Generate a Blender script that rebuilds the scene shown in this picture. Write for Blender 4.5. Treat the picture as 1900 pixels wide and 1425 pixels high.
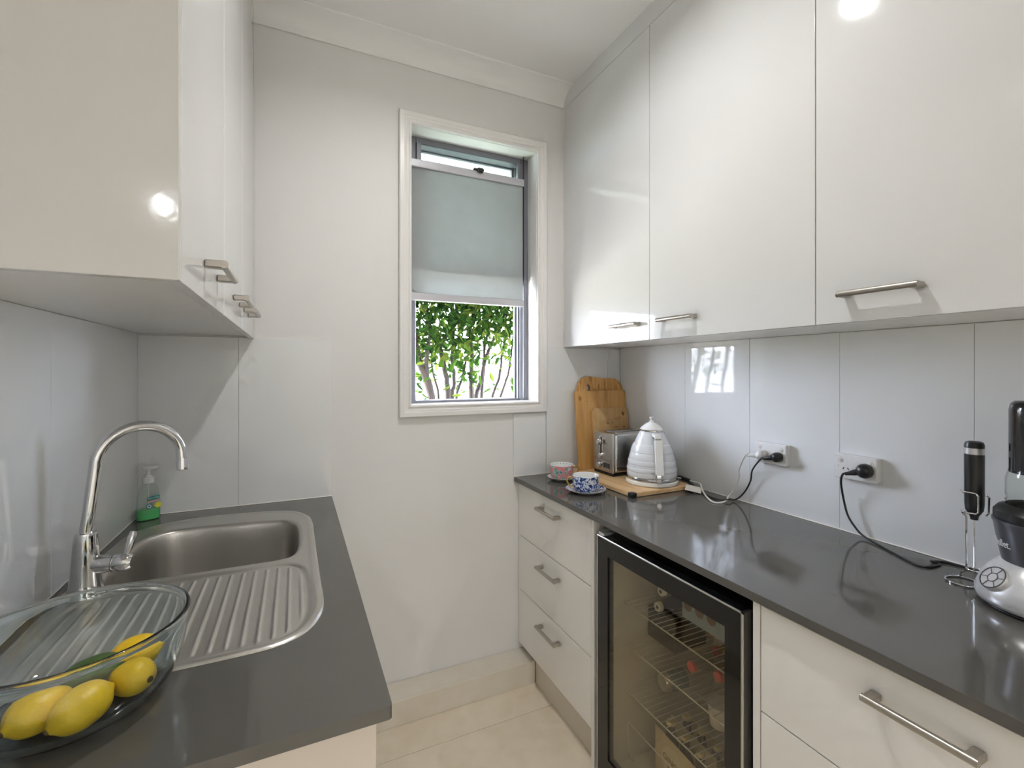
import bpy, bmesh, math, random
import numpy as np
from mathutils import Vector, Matrix
R = math.radians
sc = bpy.context.scene
for o in list(bpy.data.objects): bpy.data.objects.remove(o)
COL = sc.collection

# ------------------------------------------------------------------ camera, sky, sun, exposure
YAW = 0.43547
FPX = 862.8
cam_d = bpy.data.cameras.new('camera'); cam = bpy.data.objects.new('camera', cam_d); COL.objects.link(cam)
cam_d.sensor_fit = 'HORIZONTAL'; cam_d.sensor_width = 36.0; cam_d.lens = 36.0 * FPX / 1900
cam.location = (0, 0, 1.40); cam.rotation_euler = (R(90), 0, -YAW)
cam_d.shift_y = -(712.5 - 688.53) / 1900
cam_d.clip_start = 0.02; cam_d.clip_end = 200
sc.camera = cam

world = bpy.data.worlds.new('world'); sc.world = world; world.use_nodes = True
bg = world.node_tree.nodes['Background']
bg.inputs[0].default_value = (0.72, 0.80, 1.0, 1); bg.inputs[1].default_value = 18.5

sun_d = bpy.data.lights.new('sun', 'SUN'); sun = bpy.data.objects.new('sun', sun_d); COL.objects.link(sun)
sun_d.energy = 14.0; sun_d.angle = R(0.6); sun_d.color = (1, 0.95, 0.86)
sun.rotation_euler = Vector((0.50, -0.35, -0.95)).to_track_quat('-Z', 'Y').to_euler()
sun.location = (-2, 5, 8)

PANTRY_LAMP, ROOM_FILL = 23.0, 97.0           # emission strengths: pantry downlight, room lamps raised as fill
# light portal in the window opening (a sampling aid, no light of its own)
ld = bpy.data.lights.new('portal', 'AREA'); ld.shape = 'RECTANGLE'; ld.size = .60; ld.size_y = 1.17; ld.cycles.is_portal = True
lo = bpy.data.objects.new('portal', ld); COL.objects.link(lo); lo.location = (0.72, 2.10, 1.84); lo.rotation_euler = (R(-90), 0, 0)
sc.view_settings.view_transform = 'Standard'; sc.view_settings.look = 'None'
sc.view_settings.exposure = 1.71; sc.view_settings.gamma = 1.0; sc.view_settings.use_curve_mapping = False
sc.cycles.use_denoising = True
sc.cycles.use_adaptive_sampling = True; sc.cycles.adaptive_threshold = 0.07; sc.cycles.adaptive_min_samples = 24
sc.cycles.max_bounces = 8; sc.cycles.diffuse_bounces = 4; sc.cycles.glossy_bounces = 3
sc.cycles.transmission_bounces = 8; sc.cycles.transparent_max_bounces = 14
sc.cycles.sample_clamp_indirect = 6.0; sc.cycles.blur_glossy = 0.6; sc.cycles.caustics_reflective = False

# ------------------------------------------------------------------ room measures (metres)
D, XL, XR = 1.926, -0.481, 1.508              # far wall, left wall, right wall
XBL, XBR = 0.127, 0.9055                      # bench fronts
XCL, XCR = -0.137, 1.1686                     # wall cabinet door faces
FLOOR, CEIL, ZB = 0.03, 2.735, 0.9175
ZUL, ZUR = 1.518, 1.5143                      # underside of wall cabinets
YFR, YBK = -0.25, -4.3                        # pantry mouth, back of the room behind
RXL, RXR = -2.6, 3.0

# ------------------------------------------------------------------ materials
def nodes_of(name):
    m = bpy.data.materials.new(name); m.use_nodes = True
    nt = m.node_tree; b = nt.nodes['Principled BSDF']
    return m, nt, b
def M(name, col, rough=0.5, metal=0.0, spec=0.5, var=0.03, vscale=8.0, bump=0.0, bscale=60.0, stretch=(1, 1, 1), coat=0.0, rvar=0.0):
    m, nt, b = nodes_of(name)
    b.inputs['Roughness'].default_value = rough; b.inputs['Metallic'].default_value = metal
    b.inputs['Specular IOR Level'].default_value = spec; b.inputs['Coat Weight'].default_value = coat
    b.inputs['Coat Roughness'].default_value = 0.05
    tc = nt.nodes.new('ShaderNodeTexCoord'); mp = nt.nodes.new('ShaderNodeMapping')
    mp.inputs['Scale'].default_value = stretch; nt.links.new(tc.outputs['Object'], mp.inputs[0])
    n = nt.nodes.new('ShaderNodeTexNoise'); n.inputs['Scale'].default_value = vscale; n.inputs['Detail'].default_value = 3
    nt.links.new(mp.outputs[0], n.inputs['Vector'])
    r = nt.nodes.new('ShaderNodeValToRGB')
    lo = [max(0, c * (1 - var)) for c in col]; hi = [min(1, c * (1 + var)) for c in col]
    r.color_ramp.elements[0].position = 0.3; r.color_ramp.elements[1].position = 0.7
    r.color_ramp.elements[0].color = (*lo, 1); r.color_ramp.elements[1].color = (*hi, 1)
    nt.links.new(n.outputs['Fac'], r.inputs[0]); nt.links.new(r.outputs[0], b.inputs['Base Color'])
    if bump or rvar:
        n2 = nt.nodes.new('ShaderNodeTexNoise'); n2.inputs['Scale'].default_value = bscale; n2.inputs['Detail'].default_value = 4
        nt.links.new(mp.outputs[0], n2.inputs['Vector'])
        if bump:
            bp = nt.nodes.new('ShaderNodeBump'); bp.inputs['Strength'].default_value = bump; bp.inputs['Distance'].default_value = 0.002
            nt.links.new(n2.outputs['Fac'], bp.inputs['Height']); nt.links.new(bp.outputs[0], b.inputs['Normal'])
        if rvar:
            mr = nt.nodes.new('ShaderNodeMapRange'); mr.inputs[3].default_value = max(0, rough - rvar); mr.inputs[4].default_value = rough + rvar
            nt.links.new(n2.outputs['Fac'], mr.inputs[0]); nt.links.new(mr.outputs[0], b.inputs['Roughness'])
    return m
def ramp_mat(name, stops, rough=0.4, stretch=(1, 1, 1), scale=6, detail=6, distort=0.0, spec=0.5, tex='noise', metal=0, interp='LINEAR', bump=0):
    m, nt, b = nodes_of(name)
    b.inputs['Roughness'].default_value = rough; b.inputs['Specular IOR Level'].default_value = spec; b.inputs['Metallic'].default_value = metal
    tc = nt.nodes.new('ShaderNodeTexCoord'); mp = nt.nodes.new('ShaderNodeMapping'); mp.inputs['Scale'].default_value = stretch
    nt.links.new(tc.outputs['Object'], mp.inputs[0])
    if tex == 'voronoi':
        n = nt.nodes.new('ShaderNodeTexVoronoi'); n.inputs['Scale'].default_value = scale; out = n.outputs['Distance']
    else:
        n = nt.nodes.new('ShaderNodeTexNoise'); n.inputs['Scale'].default_value = scale; n.inputs['Detail'].default_value = detail
        n.inputs['Distortion'].default_value = distort; out = n.outputs['Fac']
    nt.links.new(mp.outputs[0], n.inputs['Vector'])
    r = nt.nodes.new('ShaderNodeValToRGB'); r.color_ramp.interpolation = interp
    els = r.color_ramp.elements
    while len(els) < len(stops): els.new(0.5)
    for e, (p, c) in zip(els, stops): e.position = p; e.color = (*c, 1)
    nt.links.new(out, r.inputs[0]); nt.links.new(r.outputs[0], b.inputs['Base Color'])
    if bump:
        bp = nt.nodes.new('ShaderNodeBump'); bp.inputs['Strength'].default_value = bump; bp.inputs['Distance'].default_value = 0.001
        nt.links.new(out, bp.inputs['Height']); nt.links.new(bp.outputs[0], b.inputs['Normal'])
    return m
def thin_glass(name, tint=(0.97, 0.99, 0.98), f0=0.04, rough=0.0):
    """thin clear sheet: straight-through transmission plus Schlick reflection on either face"""
    m = bpy.data.materials.new(name); m.use_nodes = True; nt = m.node_tree; nt.nodes.clear()
    o = nt.nodes.new('ShaderNodeOutputMaterial'); mix = nt.nodes.new('ShaderNodeMixShader')
    t = nt.nodes.new('ShaderNodeBsdfTransparent'); g = nt.nodes.new('ShaderNodeBsdfGlossy'); lw = nt.nodes.new('ShaderNodeLayerWeight')
    lw.inputs[0].default_value = 0.5
    p = nt.nodes.new('ShaderNodeMath'); p.operation = 'POWER'; p.inputs[1].default_value = 5
    q = nt.nodes.new('ShaderNodeMath'); q.operation = 'MULTIPLY_ADD'; q.inputs[1].default_value = 1 - f0; q.inputs[2].default_value = f0
    t.inputs[0].default_value = (*tint, 1); g.inputs['Roughness'].default_value = rough
    nt.links.new(lw.outputs['Facing'], p.inputs[0]); nt.links.new(p.outputs[0], q.inputs[0])
    nt.links.new(q.outputs[0], mix.inputs[0]); nt.links.new(t.outputs[0], mix.inputs[1]); nt.links.new(g.outputs[0], mix.inputs[2])
    nt.links.new(mix.outputs[0], o.inputs[0]); return m
def solid_glass(name, tint, ior=1.47, rough=0.0):
    m, nt, b = nodes_of(name)
    b.inputs['Base Color'].default_value = (*tint, 1); b.inputs['Transmission Weight'].default_value = 1.0
    b.inputs['Roughness'].default_value = rough; b.inputs['IOR'].default_value = ior
    return m
def glow(name, col, strength):
    m = bpy.data.materials.new(name); m.use_nodes = True; nt = m.node_tree; nt.nodes.clear()
    o = nt.nodes.new('ShaderNodeOutputMaterial'); e = nt.nodes.new('ShaderNodeEmission')
    e.inputs[0].default_value = (*col, 1); e.inputs[1].default_value = strength
    nt.links.new(e.outputs[0], o.inputs[0]); return m
def translucent(name, col, tcol, fac, var=.25):
    m = bpy.data.materials.new(name); m.use_nodes = True; nt = m.node_tree; nt.nodes.clear()
    o = nt.nodes.new('ShaderNodeOutputMaterial'); mix = nt.nodes.new('ShaderNodeMixShader')
    d = nt.nodes.new('ShaderNodeBsdfDiffuse'); t = nt.nodes.new('ShaderNodeBsdfTranslucent')
    n = nt.nodes.new('ShaderNodeTexNoise'); n.inputs['Scale'].default_value = 9
    r = nt.nodes.new('ShaderNodeValToRGB'); r.color_ramp.elements[0].position = .3; r.color_ramp.elements[1].position = .7
    r.color_ramp.elements[0].color = (*[c * (1 - var) for c in col], 1); r.color_ramp.elements[1].color = (*[min(1, c * (1 + var)) for c in col], 1)
    nt.links.new(n.outputs['Fac'], r.inputs[0]); nt.links.new(r.outputs[0], d.inputs[0])
    t.inputs[0].default_value = (*tcol, 1); mix.inputs[0].default_value = fac
    nt.links.new(d.outputs[0], mix.inputs[1]); nt.links.new(t.outputs[0], mix.inputs[2]); nt.links.new(mix.outputs[0], o.inputs[0])
    return m

m_wall = M('wall_paint', (0.785, 0.772, 0.757), 0.55, var=0.012, vscale=2, bump=0.08, bscale=220)
m_ceil = M('ceiling_paint', (0.89, 0.885, 0.87), 0.7, var=0.01, vscale=2)
m_trim = M('trim_enamel', (0.82, 0.805, 0.785), 0.28, var=0.01)
m_gloss = M('gloss_white_laminate', (0.74, 0.742, 0.74), 0.07, var=0.008, vscale=1.5, spec=0.5)
m_satin = M('satin_white_board', (0.90, 0.89, 0.875), 0.3, var=0.01, vscale=3)
m_drawer = M('white_drawer_front', (0.88, 0.86, 0.82), 0.2, var=0.01, vscale=2)
m_end = M('textured_end_panel', (0.69, 0.685, 0.675), 0.09, var=0.01, vscale=3, bump=0.04, bscale=90, spec=0.35)
m_warm_lit = M('warm_lit_end_panel', (0.62, 0.555, 0.48), 0.3, var=0.01)  # same drawer laminate; dim warm floor bounce painted into its colour
m_gap = M('dark_gap', (0.10, 0.095, 0.09), 0.8)
m_splash = M('painted_glass', (0.80, 0.805, 0.80), 0.035, var=0.006, vscale=1.5, spec=0.38)
m_seal = M('silicone_bead', (0.82, 0.79, 0.73), 0.4)
m_stone = ramp_mat('grey_stone', [(0.30, (0.103, 0.098, 0.089)), (0.52, (0.105, 0.100, 0.091)), (0.70, (0.107, 0.102, 0.093))], 0.08, scale=5, detail=1, distort=0.2, spec=0.6)
m_tile = ramp_mat('cream_floor_tile', [(0.30, (0.76, 0.655, 0.50)), (0.5, (0.80, 0.70, 0.555)), (0.72, (0.84, 0.75, 0.615))], 0.28, scale=13, detail=9, distort=0.4)
m_grout = M('grout', (0.50, 0.43, 0.34), 0.85)
m_plinth = ramp_mat('plinth_tile', [(0.35, (0.72, 0.655, 0.55)), (0.7, (0.77, 0.715, 0.62))], 0.35, scale=11, detail=7)
m_kick = M('kickboard', (0.68, 0.62, 0.53), 0.25, var=0.01)
m_nickel = M('brushed_nickel', (0.46, 0.43, 0.39), 0.34, 1.0, var=0.05, vscale=40, stretch=(1, 1, 8), rvar=0.06)
m_chrome = M('chrome', (0.68, 0.68, 0.69), 0.05, 1.0, var=0.01)
m_steel = M('brushed_steel', (0.60, 0.58, 0.55), 0.31, 1.0, var=0.05, vscale=30, stretch=(30, 1, 1), bscale=30, rvar=0.02)
m_basin = M('basin_steel', (0.56, 0.54, 0.51), 0.34, 1.0, var=0.04, vscale=6, stretch=(1, 1, 1), bscale=10, rvar=0.03)
m_alu = M('window_aluminium', (0.56, 0.56, 0.60), 0.35, 0.35, var=0.02)
m_frame = M('grey_window_frame', (0.22, 0.225, 0.26), 0.4, 0.2, var=0.02)
m_black = M('black_plastic', (0.012, 0.012, 0.013), 0.32, var=0.1)
m_blackgl = M('black_glass', (0.012, 0.011, 0.010), 0.06, var=0.05)
m_darkgrey = M('dark_grey_metal', (0.13, 0.13, 0.145), 0.30, 0.55, var=0.05, rvar=0.04)
m_silver = M('silver_plastic', (0.66, 0.66, 0.67), 0.28, 0.45, var=0.02)
m_white = M('white_plastic', (0.82, 0.81, 0.79), 0.25, var=0.01)
m_whitegl = M('white_ceramic', (0.84, 0.84, 0.83), 0.08, var=0.01)
m_cord_w = M('white_cable', (0.80, 0.79, 0.76), 0.4, var=0.01)
m_kettle = M('pale_grey_enamel', (0.70, 0.72, 0.75), 0.10, var=0.01)
m_glass = thin_glass('clear_glass')
m_pane = thin_glass('window_pane', (0.80, 0.85, 0.84))
m_fglass = thin_glass('smoked_glass', (0.93, 0.895, 0.81), .07)
m_bowl = solid_glass('bowl_glass', (0.90, 0.975, 0.985))
m_liner = M('fridge_liner', (0.70, 0.67, 0.60), 0.35, var=0.02)
m_wire = M('white_wire', (0.78, 0.76, 0.70), 0.3, 0.3, var=0.02)
m_blind = translucent('blind_fabric', (0.66, 0.70, 0.70), (0.090, 0.099, 0.101), 0.5, .03)
m_leaf = [translucent('leaf_mid', (0.0169, 0.0426, 0.0106), (0.0638, 0.1277, 0.0186), 0.38),
          translucent('leaf_dark', (0.0095, 0.0262, 0.0085), (0.0333, 0.0809, 0.0143), 0.33),
          translucent('leaf_yellow', (0.0428, 0.0666, 0.0133), (0.1428, 0.1809, 0.0286), 0.45)]
m_bark = ramp_mat('bark', [(0.3, (0.007, 0.0038, 0.0024)), (0.55, (0.019, 0.0105, 0.0065)), (0.75, (0.042, 0.027, 0.018))], 0.8, stretch=(1, 1, .25), scale=28, bump=0.5)
bam = [(0.25, (0.50, 0.245, 0.070)), (0.45, (0.64, 0.345, 0.105)), (0.62, (0.70, 0.41, 0.15)), (0.8, (0.58, 0.29, 0.08))]
m_bam1 = ramp_mat('acacia_board', [(0.28, (0.28, 0.10, 0.028)), (0.42, (0.62, 0.33, 0.09)), (0.60, (0.74, 0.43, 0.15)), (0.75, (0.40, 0.17, 0.045))], 0.38, stretch=(16, 16, 0.9), scale=3.4, detail=4, distort=1.2)
m_bam2 = ramp_mat('honey_bamboo', bam, 0.38, stretch=(16, 16, 0.9), scale=2.4, detail=3)
m_bam3 = ramp_mat('pale_bamboo', [(0.25, (0.58, 0.35, 0.14)), (0.5, (0.68, 0.43, 0.19)), (0.75, (0.60, 0.37, 0.15))], 0.38, stretch=(14, 14, 0.9), scale=3, detail=3)
m_bam4 = ramp_mat('striped_bamboo', [(0.28, (0.60, 0.36, 0.16)), (0.5, (0.72, 0.50, 0.27)), (0.72, (0.66, 0.42, 0.20))], 0.36, stretch=(22, 0.8, 22), scale=2.0, detail=2)
m_hole = M('scorched_hole', (0.12, 0.07, 0.035), 0.7)
m_lemon = M('lemon_skin', (0.92, 0.58, 0.015), 0.38, var=0.10, vscale=22, bump=0.35, bscale=140)
m_green = M('green_skin', (0.065, 0.12, 0.028), 0.35, var=0.2, vscale=18, bump=0.2, bscale=90)
m_brown = M('brown_tip', (0.16, 0.09, 0.03), 0.7)
m_gold = M('gold_paint', (0.62, 0.38, 0.10), 0.25, 0.8, var=0.05)
m_green_soap = solid_glass('green_soap', (0.20, 0.85, 0.30), 1.36)
m_clearpl = thin_glass('clear_plastic', (0.93, 0.96, 0.94), .035)
m_teal = M('teal_print', (0.02, 0.28, 0.27), 0.4); m_pinkpr = M('pink_print', (0.75, 0.45, 0.42), 0.5)
m_yelpr = M('yellow_print', (0.75, 0.70, 0.05), 0.4); m_wht = M('white_print', (0.85, 0.85, 0.85), 0.4, var=0)
m_palegr = M('pale_green_print', (0.55, 0.68, 0.60), 0.5)
m_tinted = M('smoked_cup', (0.016, 0.016, 0.018), 0.08, var=0.05)

# ------------------------------------------------------------------ helpers
def bm_new(): return bmesh.new()
def box(bm, x0, x1, y0, y1, z0, z1, bev=0.0, seg=2, mat=None):
    vs = [bm.verts.new(p) for p in ((x0, y0, z0), (x1, y0, z0), (x1, y1, z0), (x0, y1, z0), (x0, y0, z1), (x1, y0, z1), (x1, y1, z1), (x0, y1, z1))]
    fs = [bm.faces.new([vs[i] for i in q]) for q in ((0, 3, 2, 1), (4, 5, 6, 7), (0, 1, 5, 4), (1, 2, 6, 5), (2, 3, 7, 6), (3, 0, 4, 7))]
    if bev > 0:
        es = list({e for f in fs for e in f.edges})
        r = bmesh.ops.bevel(bm, geom=es, offset=bev, segments=seg, affect='EDGES', profile=0.5)
        vs = list({v for f in r['faces'] for v in f.verts} | {v for v in vs if v.is_valid})
    if mat is not None: bmesh.ops.transform(bm, matrix=mat, verts=[v for v in vs if v.is_valid])
    return bm
def obox(bm, c, sx, sy, sz, rot=(0, 0, 0), bev=0.0, seg=2):
    t = bm_new(); box(t, -sx / 2, sx / 2, -sy / 2, sy / 2, -sz / 2, sz / 2, bev, seg)
    from mathutils import Euler
    t.transform(Matrix.Translation(c) @ Euler(rot).to_matrix().to_4x4()); join(bm, t); return bm
def join(bm, other):
    me = bpy.data.meshes.new('tmp'); other.to_mesh(me); other.free(); bm.from_mesh(me); bpy.data.meshes.remove(me)
def tube(bm, pts, r, n=10, closed=False, caps=True):
    P = [Vector(p) for p in pts]; N = len(P)
    rr = list(r) if isinstance(r, (list, tuple)) else [r] * N
    T = []
    for i in range(N):
        a = P[i - 1] if (i > 0 or closed) else P[0]; b = P[(i + 1) % N] if (i < N - 1 or closed) else P[-1]
        T.append((b - a).normalized())
    up = Vector((0, 0, 1)) if abs(T[0].z) < 0.9 else Vector((1, 0, 0))
    nrm = (up - T[0] * up.dot(T[0])).normalized(); rings = []
    for i in range(N):
        nrm = (nrm - T[i] * nrm.dot(T[i])).normalized(); bi = T[i].cross(nrm)
        rings.append([bm.verts.new(P[i] + (nrm * math.cos(2 * math.pi * k / n) + bi * math.sin(2 * math.pi * k / n)) * rr[i]) for k in range(n)])
    for i in range(N if closed else N - 1):
        A, B = rings[i], rings[(i + 1) % N]
        for k in range(n): bm.faces.new((A[k], A[(k + 1) % n], B[(k + 1) % n], B[k]))
    if caps and not closed:
        bm.faces.new(rings[0][::-1]); bm.faces.new(rings[-1])
    return bm
def lathe(bm, prof, n=40, c=(0, 0, 0), mat=None, sx=1.0, sy=1.0):
    rings = []; c = Vector(c)
    for (r, z) in prof:
        if r < 1e-6: vs = [bm.verts.new((0, 0, z))]
        else: vs = [bm.verts.new((r * math.cos(2 * math.pi * k / n) * sx, r * math.sin(2 * math.pi * k / n) * sy, z)) for k in range(n)]
        rings.append(vs)
    for A, B in zip(rings[:-1], rings[1:]):
        if len(A) == 1 and len(B) == 1: continue
        for k in range(n):
            k2 = (k + 1) % n
            if len(A) == 1: bm.faces.new((A[0], B[k2], B[k]))
            elif len(B) == 1: bm.faces.new((A[k], A[k2], B[0]))
            else: bm.faces.new((A[k], A[k2], B[k2], B[k]))
    m = Matrix.Translation(c) @ (mat.to_4x4() if mat is not None else Matrix.Identity(4))
    bmesh.ops.transform(bm, matrix=m, verts=[v for q in rings for v in q])
    return bm
def prism(bm, out, h0, h1, mat=None):
    a = [bm.verts.new((x, y, h0)) for x, y in out]; b = [bm.verts.new((x, y, h1)) for x, y in out]; n = len(out)
    bm.faces.new(a[::-1]); bm.faces.new(b)
    for i in range(n): bm.faces.new((a[i], a[(i + 1) % n], b[(i + 1) % n], b[i]))
    if mat is not None: bmesh.ops.transform(bm, matrix=mat, verts=a + b)
    return bm
def rrect(w, h, r, n=6, cx=0, cy=0):
    rs = r if isinstance(r, (list, tuple)) else [r] * 4; o = []
    for (sx, sy, a0), q in zip(((1, 1, 0), (-1, 1, 90), (-1, -1, 180), (1, -1, 270)), rs):
        for k in range(n + 1):
            a = R(a0 + 90 * k / n); o.append((cx + sx * (w / 2 - q) + q * math.cos(a), cy + sy * (h / 2 - q) + q * math.sin(a)))
    return o
def holed(bm, outer, holes, z0, z1, mat=None):
    new = []
    for z, flip in ((z0, True), (z1, False)):
        es = []
        for loop in [outer] + holes:
            vs = [bm.verts.new((x, y, z)) for x, y in loop]; new += vs
            es += [bm.edges.new((vs[i], vs[(i + 1) % len(vs)])) for i in range(len(vs))]
        bmesh.ops.triangle_fill(bm, use_beauty=True, use_dissolve=False, edges=es)
    k = 0; tot = sum(len(l) for l in [outer] + holes)
    for loop in [outer] + holes:
        n = len(loop)
        for i in range(n):
            a, b = new[k + i], new[k + (i + 1) % n]; c, d = new[tot + k + (i + 1) % n], new[tot + k + i]
            bm.faces.new((a, b, c, d))
        k += n
    bmesh.ops.recalc_face_normals(bm, faces=bm.faces[:])
    if mat is not None: bmesh.ops.transform(bm, matrix=mat, verts=new)
    return bm
def spline(pts, n=8, closed=False):
    P = [np.array(p, float) for p in pts]; out = []; N = len(P)
    g = (lambda i: P[i % N]) if closed else (lambda i: P[min(max(i, 0), N - 1)])
    for i in range(N if closed else N - 1):
        p0, p1, p2, p3 = g(i - 1), g(i), g(i + 1), g(i + 2)
        for k in range(n):
            t = k / n
            out.append(tuple(0.5 * (2 * p1 + (p2 - p0) * t + (2 * p0 - 5 * p1 + 4 * p2 - p3) * t * t + (3 * p1 - p0 - 3 * p2 + p3) * t ** 3)))
    if not closed: out.append(tuple(P[-1]))
    return out
def frame_mat(origin, xdir, zdir=(0, 0, 1)):
    x = Vector(xdir).normalized(); z = Vector(zdir); z = (z - x * z.dot(x)).normalized(); y = z.cross(x)
    m = Matrix((x, y, z)).transposed().to_4x4(); m.translation = Vector(origin); return m
def ob(name, bm, mat, parent=None, smooth=True, ang=28, local=False):
    """one mesh object; vertices given in world metres (or the parent's frame when local)"""
    me = bpy.data.meshes.new(name)
    bmesh.ops.recalc_face_normals(bm, faces=bm.faces[:])
    base = parent
    off = Vector((0, 0, 0))
    while base is not None:
        off += base.location; base = base.parent
    co = [v.co for v in bm.verts]
    lo = Vector([min(c[i] for c in co) for i in range(3)]); hi = Vector([max(c[i] for c in co) for i in range(3)])
    org = Vector(((lo.x + hi.x) / 2, (lo.y + hi.y) / 2, lo.z))
    bmesh.ops.translate(bm, vec=-org, verts=bm.verts[:])
    bm.to_mesh(me); bm.free()
    mats = mat if isinstance(mat, list) else [mat]
    for q in mats: me.materials.append(q)
    if smooth:
        me.polygons.foreach_set('use_smooth', [True] * len(me.polygons)); me.set_sharp_from_angle(angle=R(ang))
    o = bpy.data.objects.new(name, me); COL.objects.link(o)
    if smooth and len(me.polygons) < 4000:
        wn = o.modifiers.new('weighted_normals', 'WEIGHTED_NORMAL'); wn.keep_sharp = True
    if parent is not None: o.parent = parent
    o.location = org if local else org - off
    return o
def thing(name, label, cat, loc=(0, 0, 0), group=None, kind=None):
    o = bpy.data.objects.new(name, None); COL.objects.link(o); o.location = loc; o.empty_display_size = 0.05
    o['label'] = label; o['category'] = cat
    if group: o['group'] = group
    if kind: o['kind'] = kind
    return o
def tag(o, label, cat=None, group=None, kind=None):
    o['label'] = label
    if cat: o['category'] = cat
    if group: o['group'] = group
    if kind: o['kind'] = kind
    return o
def struct(name, bm, mat, label=None, **k):
    o = ob(name, bm, mat, **k); o['kind'] = 'structure'
    if label: o['label'] = label
    return o
def bx(*a, **k): return box(bm_new(), *a, **k)
def text_mesh(s, size, extrude=0.0003, align='CENTER', spacing=1.0):
    cu = bpy.data.curves.new('lettering', 'FONT'); cu.body = s; cu.size = size; cu.extrude = extrude; cu.align_x = align; cu.align_y = 'CENTER'
    cu.space_character = spacing; cu.resolution_u = 3
    o = bpy.data.objects.new('lettering', cu); COL.objects.link(o); bpy.context.view_layer.update()
    me = bpy.data.meshes.new_from_object(o.evaluated_get(bpy.context.evaluated_depsgraph_get()))
    bm = bm_new(); bm.from_mesh(me); bpy.data.objects.remove(o); bpy.data.curves.remove(cu); bpy.data.meshes.remove(me)
    return bm

# ------------------------------------------------------------------ room shell
WX0, WX1, WZ0, WZ1 = 0.4326, 1.0215, 1.2585, 2.4216     # window opening
bm = bm_new()
TH = 0.20
for a in ((RXL - .2, WX0, D + .0015, D + TH, -0.1, CEIL + .1), (WX1, RXR + .2, D + .0015, D + TH, -0.1, CEIL + .1), (WX0, WX1, D + .0015, D + TH, -0.1, WZ0), (WX0, WX1, D + .0015, D + TH, WZ1, CEIL + .1)): box(bm, *a)
struct('wall_far', bm, m_wall, 'off-white painted end wall around the narrow window', smooth=False)
struct('wall_left', bx(XL - 0.12, XL - .0015, YFR, D, 0, CEIL), m_wall, 'off-white wall behind the sink bench', smooth=False)
struct('wall_right', bx(XR + .0015, XR + 0.12, YFR, D, 0, CEIL), m_wall, 'off-white wall behind the long bench', smooth=False)
struct('ceiling', bx(RXL - .2, RXR + .2, YBK - .2, D + .2, CEIL, CEIL + 0.12), m_ceil, 'plain white plaster ceiling', smooth=False)
# the room behind the camera, which the pantry opens into
struct('wall_front_left', bx(RXL - .1, XL - 0.12, YFR, YFR + 0.12, 0, CEIL), m_wall, 'white wall beside the pantry opening, sink side', smooth=False)
struct('wall_front_right', bx(XR + 0.12, RXR + .1, YFR, YFR + 0.12, 0, CEIL), m_wall, 'white wall beside the pantry opening, fridge side', smooth=False)
struct('wall_back', bx(RXL - .1, RXR + .1, YBK - .12, YBK, 0, CEIL), m_wall, 'plain white wall behind the viewer', smooth=False)
for side, wx in (('left', RXL - .12), ('right', RXR)):
    struct('wall_side_' + side, bx(wx, wx + .12, YBK, YFR + .12, 0, CEIL), m_wall, 'white %s side wall of the adjoining room' % side, smooth=False)

# floor: slab with grout, each tile a piece of its own
fl = struct('floor', bx(RXL - .1, RXR + .1, YBK - .1, D + .05, -0.1, FLOOR - 0.0015), m_grout, 'cream tiled floor with fine brown joints', smooth=False)
tile_me = None
ty = 1.664
rows = [(1.6655, 1.664 + 0.6 - .0015)] + [(1.6655 - .6 * k, 2.2625 - .6 * k) for k in range(1, 11)]
for (y0, y1) in rows:
    y1 = min(y1, D); y0 = max(y0, YBK)
    x = -2.5
    while x < RXR:
        bm = bx(x + .0015, x + 1.2 - .0015, y0, y1, FLOOR - .012, FLOOR, 0.0012, 1)
        ob('tile', bm, m_tile, fl, smooth=False); x += 1.2

# plinth box along the end wall, cornice, sealant lines
pl = struct('trim_1', bx(XBL - 0.05, 0.955, 1.81, D, FLOOR, 0.128, 0.0015, 1), m_plinth, 'low tiled plinth box along the foot of the end wall', smooth=False)
bm = bm_new()
prof = [(D, CEIL), (D, CEIL - .072), (D - .006, CEIL - .072)]
for k in range(9):
    a = R(90 * k / 8); prof.append((D - .006 - .082 * (1 - math.cos(a)), CEIL - .066 + .060 * math.sin(a)))
prof += [(D - .090, CEIL - .004), (D - .090, CEIL)]
va = [bm.verts.new((XL, y, z)) for y, z in prof]; vb = [bm.verts.new((XCR, y, z)) for y, z in prof]
for i in range(len(prof)): bm.faces.new((va[i], va[(i + 1) % len(prof)], vb[(i + 1) % len(prof)], vb[i]))
bm.faces.new(va); bm.faces.new(vb[::-1])
struct('trim_2', bm, m_ceil, 'white cove cornice above the end wall', ang=50)

# ------------------------------------------------------------------ window
CX0, CX1, CZ0, CZ1 = 0.384, 1.0690, 1.2050, 2.4815
bm = bm_new()
prof = [(0.0, 0.0), (0.0, 0.016), (0.006, 0.018), (0.010, 0.016), (0.011, 0.0135), (0.017, 0.0135), (0.019, 0.016), (0.024, 0.018), (0.028, 0.018), (0.030, 0.020), (0.046, 0.020), (0.049, 0.017), (0.049, 0.0)]
ci = [(WX0, WZ0), (WX1, WZ0), (WX1, WZ1), (WX0, WZ1)]; sg = [(-1, -1), (1, -1), (1, 1), (-1, 1)]
rings = [[bm.verts.new((cx + s[0] * d, D - h, cz + s[1] * d)) for (d, h) in prof] for (cx, cz), s in zip(ci, sg)]
for i in range(4):
    A, B = rings[i], rings[(i + 1) % 4]
    for k in range(len(prof) - 1): bm.faces.new((A[k], A[k + 1], B[k + 1], B[k]))
w1 = struct('window_1', bm, m_trim, 'tall narrow window with white stepped casing in end wall', ang=25)
FY0, FY1 = 2.012, 2.092
bm = bm_new()   # white reveal lining
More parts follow.
